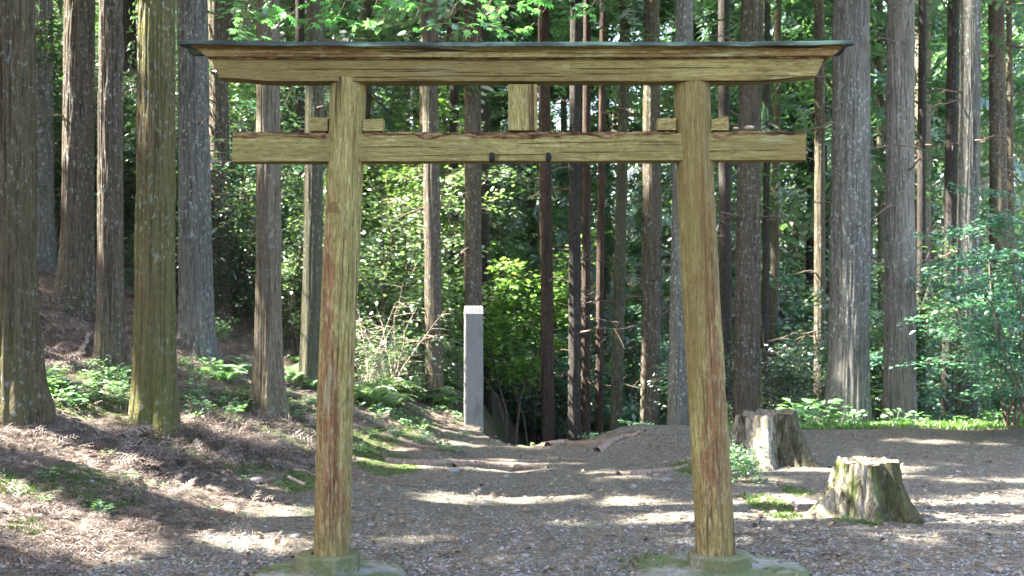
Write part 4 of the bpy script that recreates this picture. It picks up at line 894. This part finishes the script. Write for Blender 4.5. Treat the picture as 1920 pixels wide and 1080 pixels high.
# ------------------------------------------------------------------ roots across the path, sticks, stones, litter
def ground_curve(pts, n=24, lift=.01, wob=.02, seed=0):
    P = hit([q[0] for q in pts], [q[1] for q in pts]); s = np.linspace(0, len(pts)-1, n); r = np.random.default_rng(seed)
    x = np.interp(s, range(len(pts)), P[:, 0])+r.normal(0, wob*.25, n); y = np.interp(s, range(len(pts)), P[:, 1])+r.normal(0, wob*.25, n)
    x = np.convolve(np.pad(x, 1, 'edge'), [.25, .5, .25], 'valid'); y = np.convolve(np.pad(y, 1, 'edge'), [.25, .5, .25], 'valid')
    return np.column_stack([x, y, H(x, y)+lift])
def strand(name, pts, r0, r1, mat, label, cat, lift=.006, seed=0, group=None):
    P = ground_curve(pts, 30, lift, .03, seed); o = P[0].copy(); u = np.linspace(0, 1, 30); rr = (r0+(r1-r0)*u)*(1+.25*(vn(u*12, u*0, seed)-.5)); mb = MB(); v, f = tube(P-o, rr, 10); mb.add(v, f)
    ob = mb.build(name, mat, loc=o); tag(ob, label, cat, group); return ob
M_ROOT = m_bark('root bark', (.09, .06, .048), (.38, .28, .22), .1, lichen=.1)
strand('tree_root', [(720, 868), (800, 872), (850, 868), (905, 872), (960, 874), (1030, 880)], .042, .026, M_ROOT, 'long brown root crossing the path behind the gate from the left bank', 'root', seed=1)
strand('tree_root', [(850, 876), (900, 866), (960, 868), (1015, 866)], .032, .02, M_ROOT, 'short arched root just above the long one on the path', 'root', seed=2)
strand('tree_root', [(1025, 838), (1060, 832), (1100, 834), (1140, 832)], .045, .03, M_ROOT, 'thick root lying along the edge where the path drops away', 'root', seed=3)
strand('tree_root', [(1120, 850), (1140, 835), (1170, 822), (1200, 818)], .05, .02, M_ROOT, 'root climbing the stony mound right of the path end', 'root', seed=4)
strand('tree_root', [(1160, 893), (1200, 890), (1245, 884), (1290, 876)], .042, .02, M_ROOT, 'root emerging from the earth left of the right gate post', 'root', seed=5)
strand('tree_root', [(1050, 862), (1100, 864)], .02, .012, M_ROOT, 'stub of root in the middle of the path behind the gate', 'root', seed=6)
strand('tree_root', [(665, 884), (700, 898), (745, 910), (795, 916)], .013, .007, M_TWIG, 'thin dark root curving over the moss right of the left gate post', 'root', seed=7)
strand('fallen_branch', [(160, 1015), (200, 1012), (240, 1008), (275, 1006)], .016, .012, M_TWIG, 'knobbly brown branch lying in the left foreground litter', 'branch', .012, seed=8)
strand('fallen_branch', [(262, 1050), (290, 1050), (320, 1048)], .011, .009, M_TWIG, 'short grey stick near the bottom left of the left gate post', 'stick', .01, seed=9)
strand('fallen_branch', [(345, 955), (370, 962), (385, 985)], .012, .008, M_TWIG, 'curved thin stick on the shaded slope left of the gate', 'stick', .01, seed=10)
strand('fallen_branch', [(500, 865), (535, 872)], .014, .012, M_PALETWIG, 'pale short stick on the bank left of the left gate post', 'stick', .01, seed=11)
strand('fallen_branch', [(540, 898), (572, 912)], .014, .012, M_PALETWIG, 'pale tan stick lying on the moss close to the left gate post', 'stick', .012, seed=12)
strand('fallen_branch', [(140, 856), (175, 868), (195, 860), (190, 848)], .011, .009, M_TWIG, 'curled root like stick on the left bank', 'stick', .012, seed=13)
strand('fallen_branch', [(0, 952), (48, 972)], .012, .009, M_PALETWIG, 'pale stick at the left edge of the picture', 'stick', .015, seed=14)
strand('fallen_branch', [(140, 672), (160, 650), (168, 632)], .03, .018, M_PALETWIG, 'bleached forked branch on the hillside left of the slim cedar', 'branch', .03, seed=15)
strand('fallen_branch', [(75, 600), (110, 625), (150, 650), (175, 662)], .02, .01, M_TWIG, 'long dead branch sloping down the hillside at the left', 'branch', .05, seed=16)
strand('fallen_branch', [(1488, 948), (1494, 962)], .014, .010, M_PALETWIG, 'little upright splinter of wood left of the nearer stump', 'stick', .02, seed=17)
strand('fallen_branch', [(1417, 990), (1422, 972), (1430, 960)], .014, .006, M_TWIG, 'small root stub on moss right of the right gate post', 'stick', .01, seed=18)
for k in range(16):
    x0 = random.uniform(20, 560); y0 = random.uniform(790, 900); q = [(x0, y0)]; dx = random.uniform(.5, 1.)*random.choice([1, 1, -1])
    for _ in range(4): q.append((q[-1][0]+dx*random.uniform(18, 40), q[-1][1]+random.uniform(-2, 12)))
    strand('tree_root', q, random.uniform(.012, .022), .005, random.choice([M_ROOT, M_TWIG, M_ROOT]), 'crooked surface root on the left bank below the cedars', 'root', .008, 40+k, 'surface roots on the left bank')
def rock(p, s, seed, label, mat=M_PEB):
    a, b = np.meshgrid(np.arange(20)/20*2*math.pi, np.linspace(0, math.pi, 12)); d = np.stack([np.sin(b)*np.cos(a), np.sin(b)*np.sin(a), np.cos(b)], -1)
    rr = 1+.5*(fbm(d[..., 0]*1.5+seed, d[..., 1]*1.5+d[..., 2], seed)-.5); V = (d*rr[..., None]*np.array([s, s*.8, s*.5])).reshape(-1, 3)
    i = np.arange(11)[:, None]*20; j = np.arange(20)[None]; q = (j+1) % 20; o = MB().add(V, np.stack([i+j, i+20+j, i+20+q, i+q], -1).reshape(-1, 4)).build('rock', mat, loc=p+np.array([0, 0, s*.15])); tag(o, label, 'rock'); return o
for k, (px, py, s, lab) in enumerate(((1247, 903, .05, 'blue grey stone left of the right gate post'), (985, 1045, .03, 'small flat stone in the near middle of the path'), (850, 885, .06, 'grey stone beside the long root'), (553, 1008, .035, 'round pinkish stone just left of the left gate post foot'), (1230, 893, .03, 'pale stone above the blue grey one'), (480, 903, .05, 'mossy stone on the left bank near the gate post'))):
    rock(hit(px, py)[0], s, k+3, lab)
# gravel
def stones(n, fn, s0, s1, seed):
    r = np.random.default_rng(seed); px, py = fn(r, n); P = hit(px, py); mb = MB()
    tv = nrm(np.array([[1, 0, 0], [.3, .95, 0], [-.8, .6, 0], [-.8, -.6, 0], [.3, -.95, 0], [.45, .1, .75], [-.35, .45, .7], [-.3, -.5, .72]])); tv[:, 2] *= .6
    tf = [np.array([[0, 1, 5], [1, 6, 5], [1, 2, 6], [2, 3, 6], [3, 7, 6], [3, 4, 7], [4, 5, 7], [4, 0, 5], [5, 6, 7]])]
    g = np.interp(P[:, 1], EY, EX); k = (P[:, 0] > g-.1) | (r.uniform(0, 1, n) < .22); k &= P[:, 1] < 14.2; P = P[k]; n = len(P)
    s = s0*(s1/s0)**(r.uniform(0, 1, n)**2.2); scatter(mb, (tv, tf), P, np.column_stack([r.normal(0, 1, (n, 2)), r.normal(0, .15, n)]), np.tile([0, 0, 1.], (n, 1))+r.normal(0, .2, (n, 3)), s); return mb
def uni(r, n): return r.uniform(-30, 1950, n), 800+300*np.sqrt(r.uniform(0, 1, n))
mb = stones(30000, uni, .003, .015, 3); tag(mb.build('gravel', M_PEB, smooth=False), 'loose grey gravel scattered over the path', 'gravel', kind='stuff')
mb = stones(420, uni, .010, .030, 5); tag(mb.build('path_stones', M_PEB, smooth=False), 'larger flat stones trodden into the path', 'stones', kind='stuff')
# dead cedar sprays on the bank, dry leaves, twigs
def litter(n, seed, xr, yr, size, T, mat, name, label, flat=.35, onbank=True, lift=.008):
    r = np.random.default_rng(seed); P = hit(r.uniform(*xr, n), r.uniform(*yr, n)); e = np.interp(P[:, 1], EY, EX)
    if onbank: P = P[(P[:, 0] < e+.5*r.normal(0, .5, n)) & (P[:, 1] < 26)]
    P = P[(fbm(P[:, 0]*1.1, P[:, 1]*1.3, 66) > .43) | (r.uniform(0, 1, len(P)) < .25)] if onbank and seed == 1 else P
    n = len(P); P[:, 2] += lift+r.uniform(0, .02, n); mb = MB(); q = np.arange(n) % len(T)
    fw = np.column_stack([r.normal(0, 1, (n, 2)), r.normal(0, flat*.6, n)]); up = np.tile([0, 0, 1.], (n, 1))+r.normal(0, flat, (n, 3)); s = r.uniform(size[0], size[1], n)
    for j in range(len(T)): scatter(mb, T[j], P[q == j], fw[q == j], up[q == j], s[q == j])
    o = mb.build(name, mat, smooth=False); tag(o, label, 'litter', kind='stuff'); return o
litter(8500, 1, (-20, 900), (690, 1085), (.06, .20), DEADSPR, M_DEAD, 'fallen_needles', 'reddish dead cedar needles covering the left bank')
litter(4000, 6, (-20, 620), (440, 700), (.10, .34), DEADSPR, M_DEAD, 'fallen_needles', 'dead cedar twigs lying on the hillside among the left cedars', .6, lift=.02)
litter(900, 2, (190, 600), (790, 880), (.12, .30), DEADSPR, M_DEAD, 'fallen_needles', 'heap of pinkish dead cedar twigs at the foot of the mossy cedar', .55, lift=.02)
litter(2600, 3, (-20, 1940), (800, 1085), (.06, .15), DEADSPR, M_DEAD, 'fallen_needles', 'scattered dead cedar needles on the path', .3, False)
litter(2600, 4, (-20, 1940), (760, 1085), (.018, .05), [LEAFW], M_FALLEN, 'fallen_leaves', 'dry brown leaves scattered over the forest floor', .5, False)
mb = MB(); r = np.random.default_rng(8); P = hit(r.uniform(-20, 1940, 520), r.uniform(740, 1085, 520)); 
for p in P:
    if p[0] > np.interp(p[1], EY, EX) and r.uniform() < .6: continue
    a = r.uniform(0, 6.28); L = r.uniform(.05, .28); d = np.array([math.cos(a), math.sin(a)]); xy = p[:2]+d*np.linspace(-.5, .5, 5)[:, None]*L+r.normal(0, .006, (5, 2)); mb.add(*tube(np.column_stack([xy, H(xy[:, 0], xy[:, 1])+.012]), [.001, .0035, .004, .003, .001], 5))
tag(mb.build('fallen_twigs', M_TWIG), 'thin dry twigs scattered over the forest floor', 'litter', kind='stuff')
# moss and grass tufts where the ground is green
def tufts(n, seed, mat, name, label, size, thr=.5):
    r = np.random.default_rng(seed); px = r.uniform(-20, 1940, n); py = 740+345*r.uniform(0, 1, n); P = hit(px, py)
    fx = np.clip(np.searchsorted(gx, P[:, 0]), 0, nx-1); fy = np.clip(np.searchsorted(gy, P[:, 1]), 0, ny-1); m = moss[fy, fx]
    P = P[(m+r.normal(0, .1, n) > thr) & (P[:, 1] < 16.5)]; n = len(P); k = 5; P = np.repeat(P, k, 0)+np.column_stack([r.normal(0, .012, (n*k, 2)), np.zeros(n*k)])
    fw = np.column_stack([r.normal(0, .8, (n*k, 2)), np.ones(n*k)]); mb = MB(); scatter(mb, LEAFN, P, fw, r.normal(0, 1, (n*k, 3)), r.uniform(*size, n*k)); o = mb.build(name, mat, smooth=False); tag(o, label, 'moss', kind='stuff')
tufts(26000, 9, M_MOSSB, 'moss', 'short green moss growing on the bank, the rim and round the stumps', (.012, .035))
mb = MB(); n = 14000; x = rng.uniform(2.6, 8.5, n); y = 13.7+1.6*rng.uniform(0, 1, n); k = 2; P = np.stack([x, y, H(x, y)], -1)
scatter(mb, LEAFN, P, np.column_stack([rng.normal(0, .5, (n, 2)), np.ones(n)]), rng.normal(0, 1, (n, 3)), rng.uniform(.02, .07, n)); tag(mb.build('grass', M_GRASS, smooth=False), 'short grass along the rim of the terrace right of the gate', 'grass', kind='stuff')
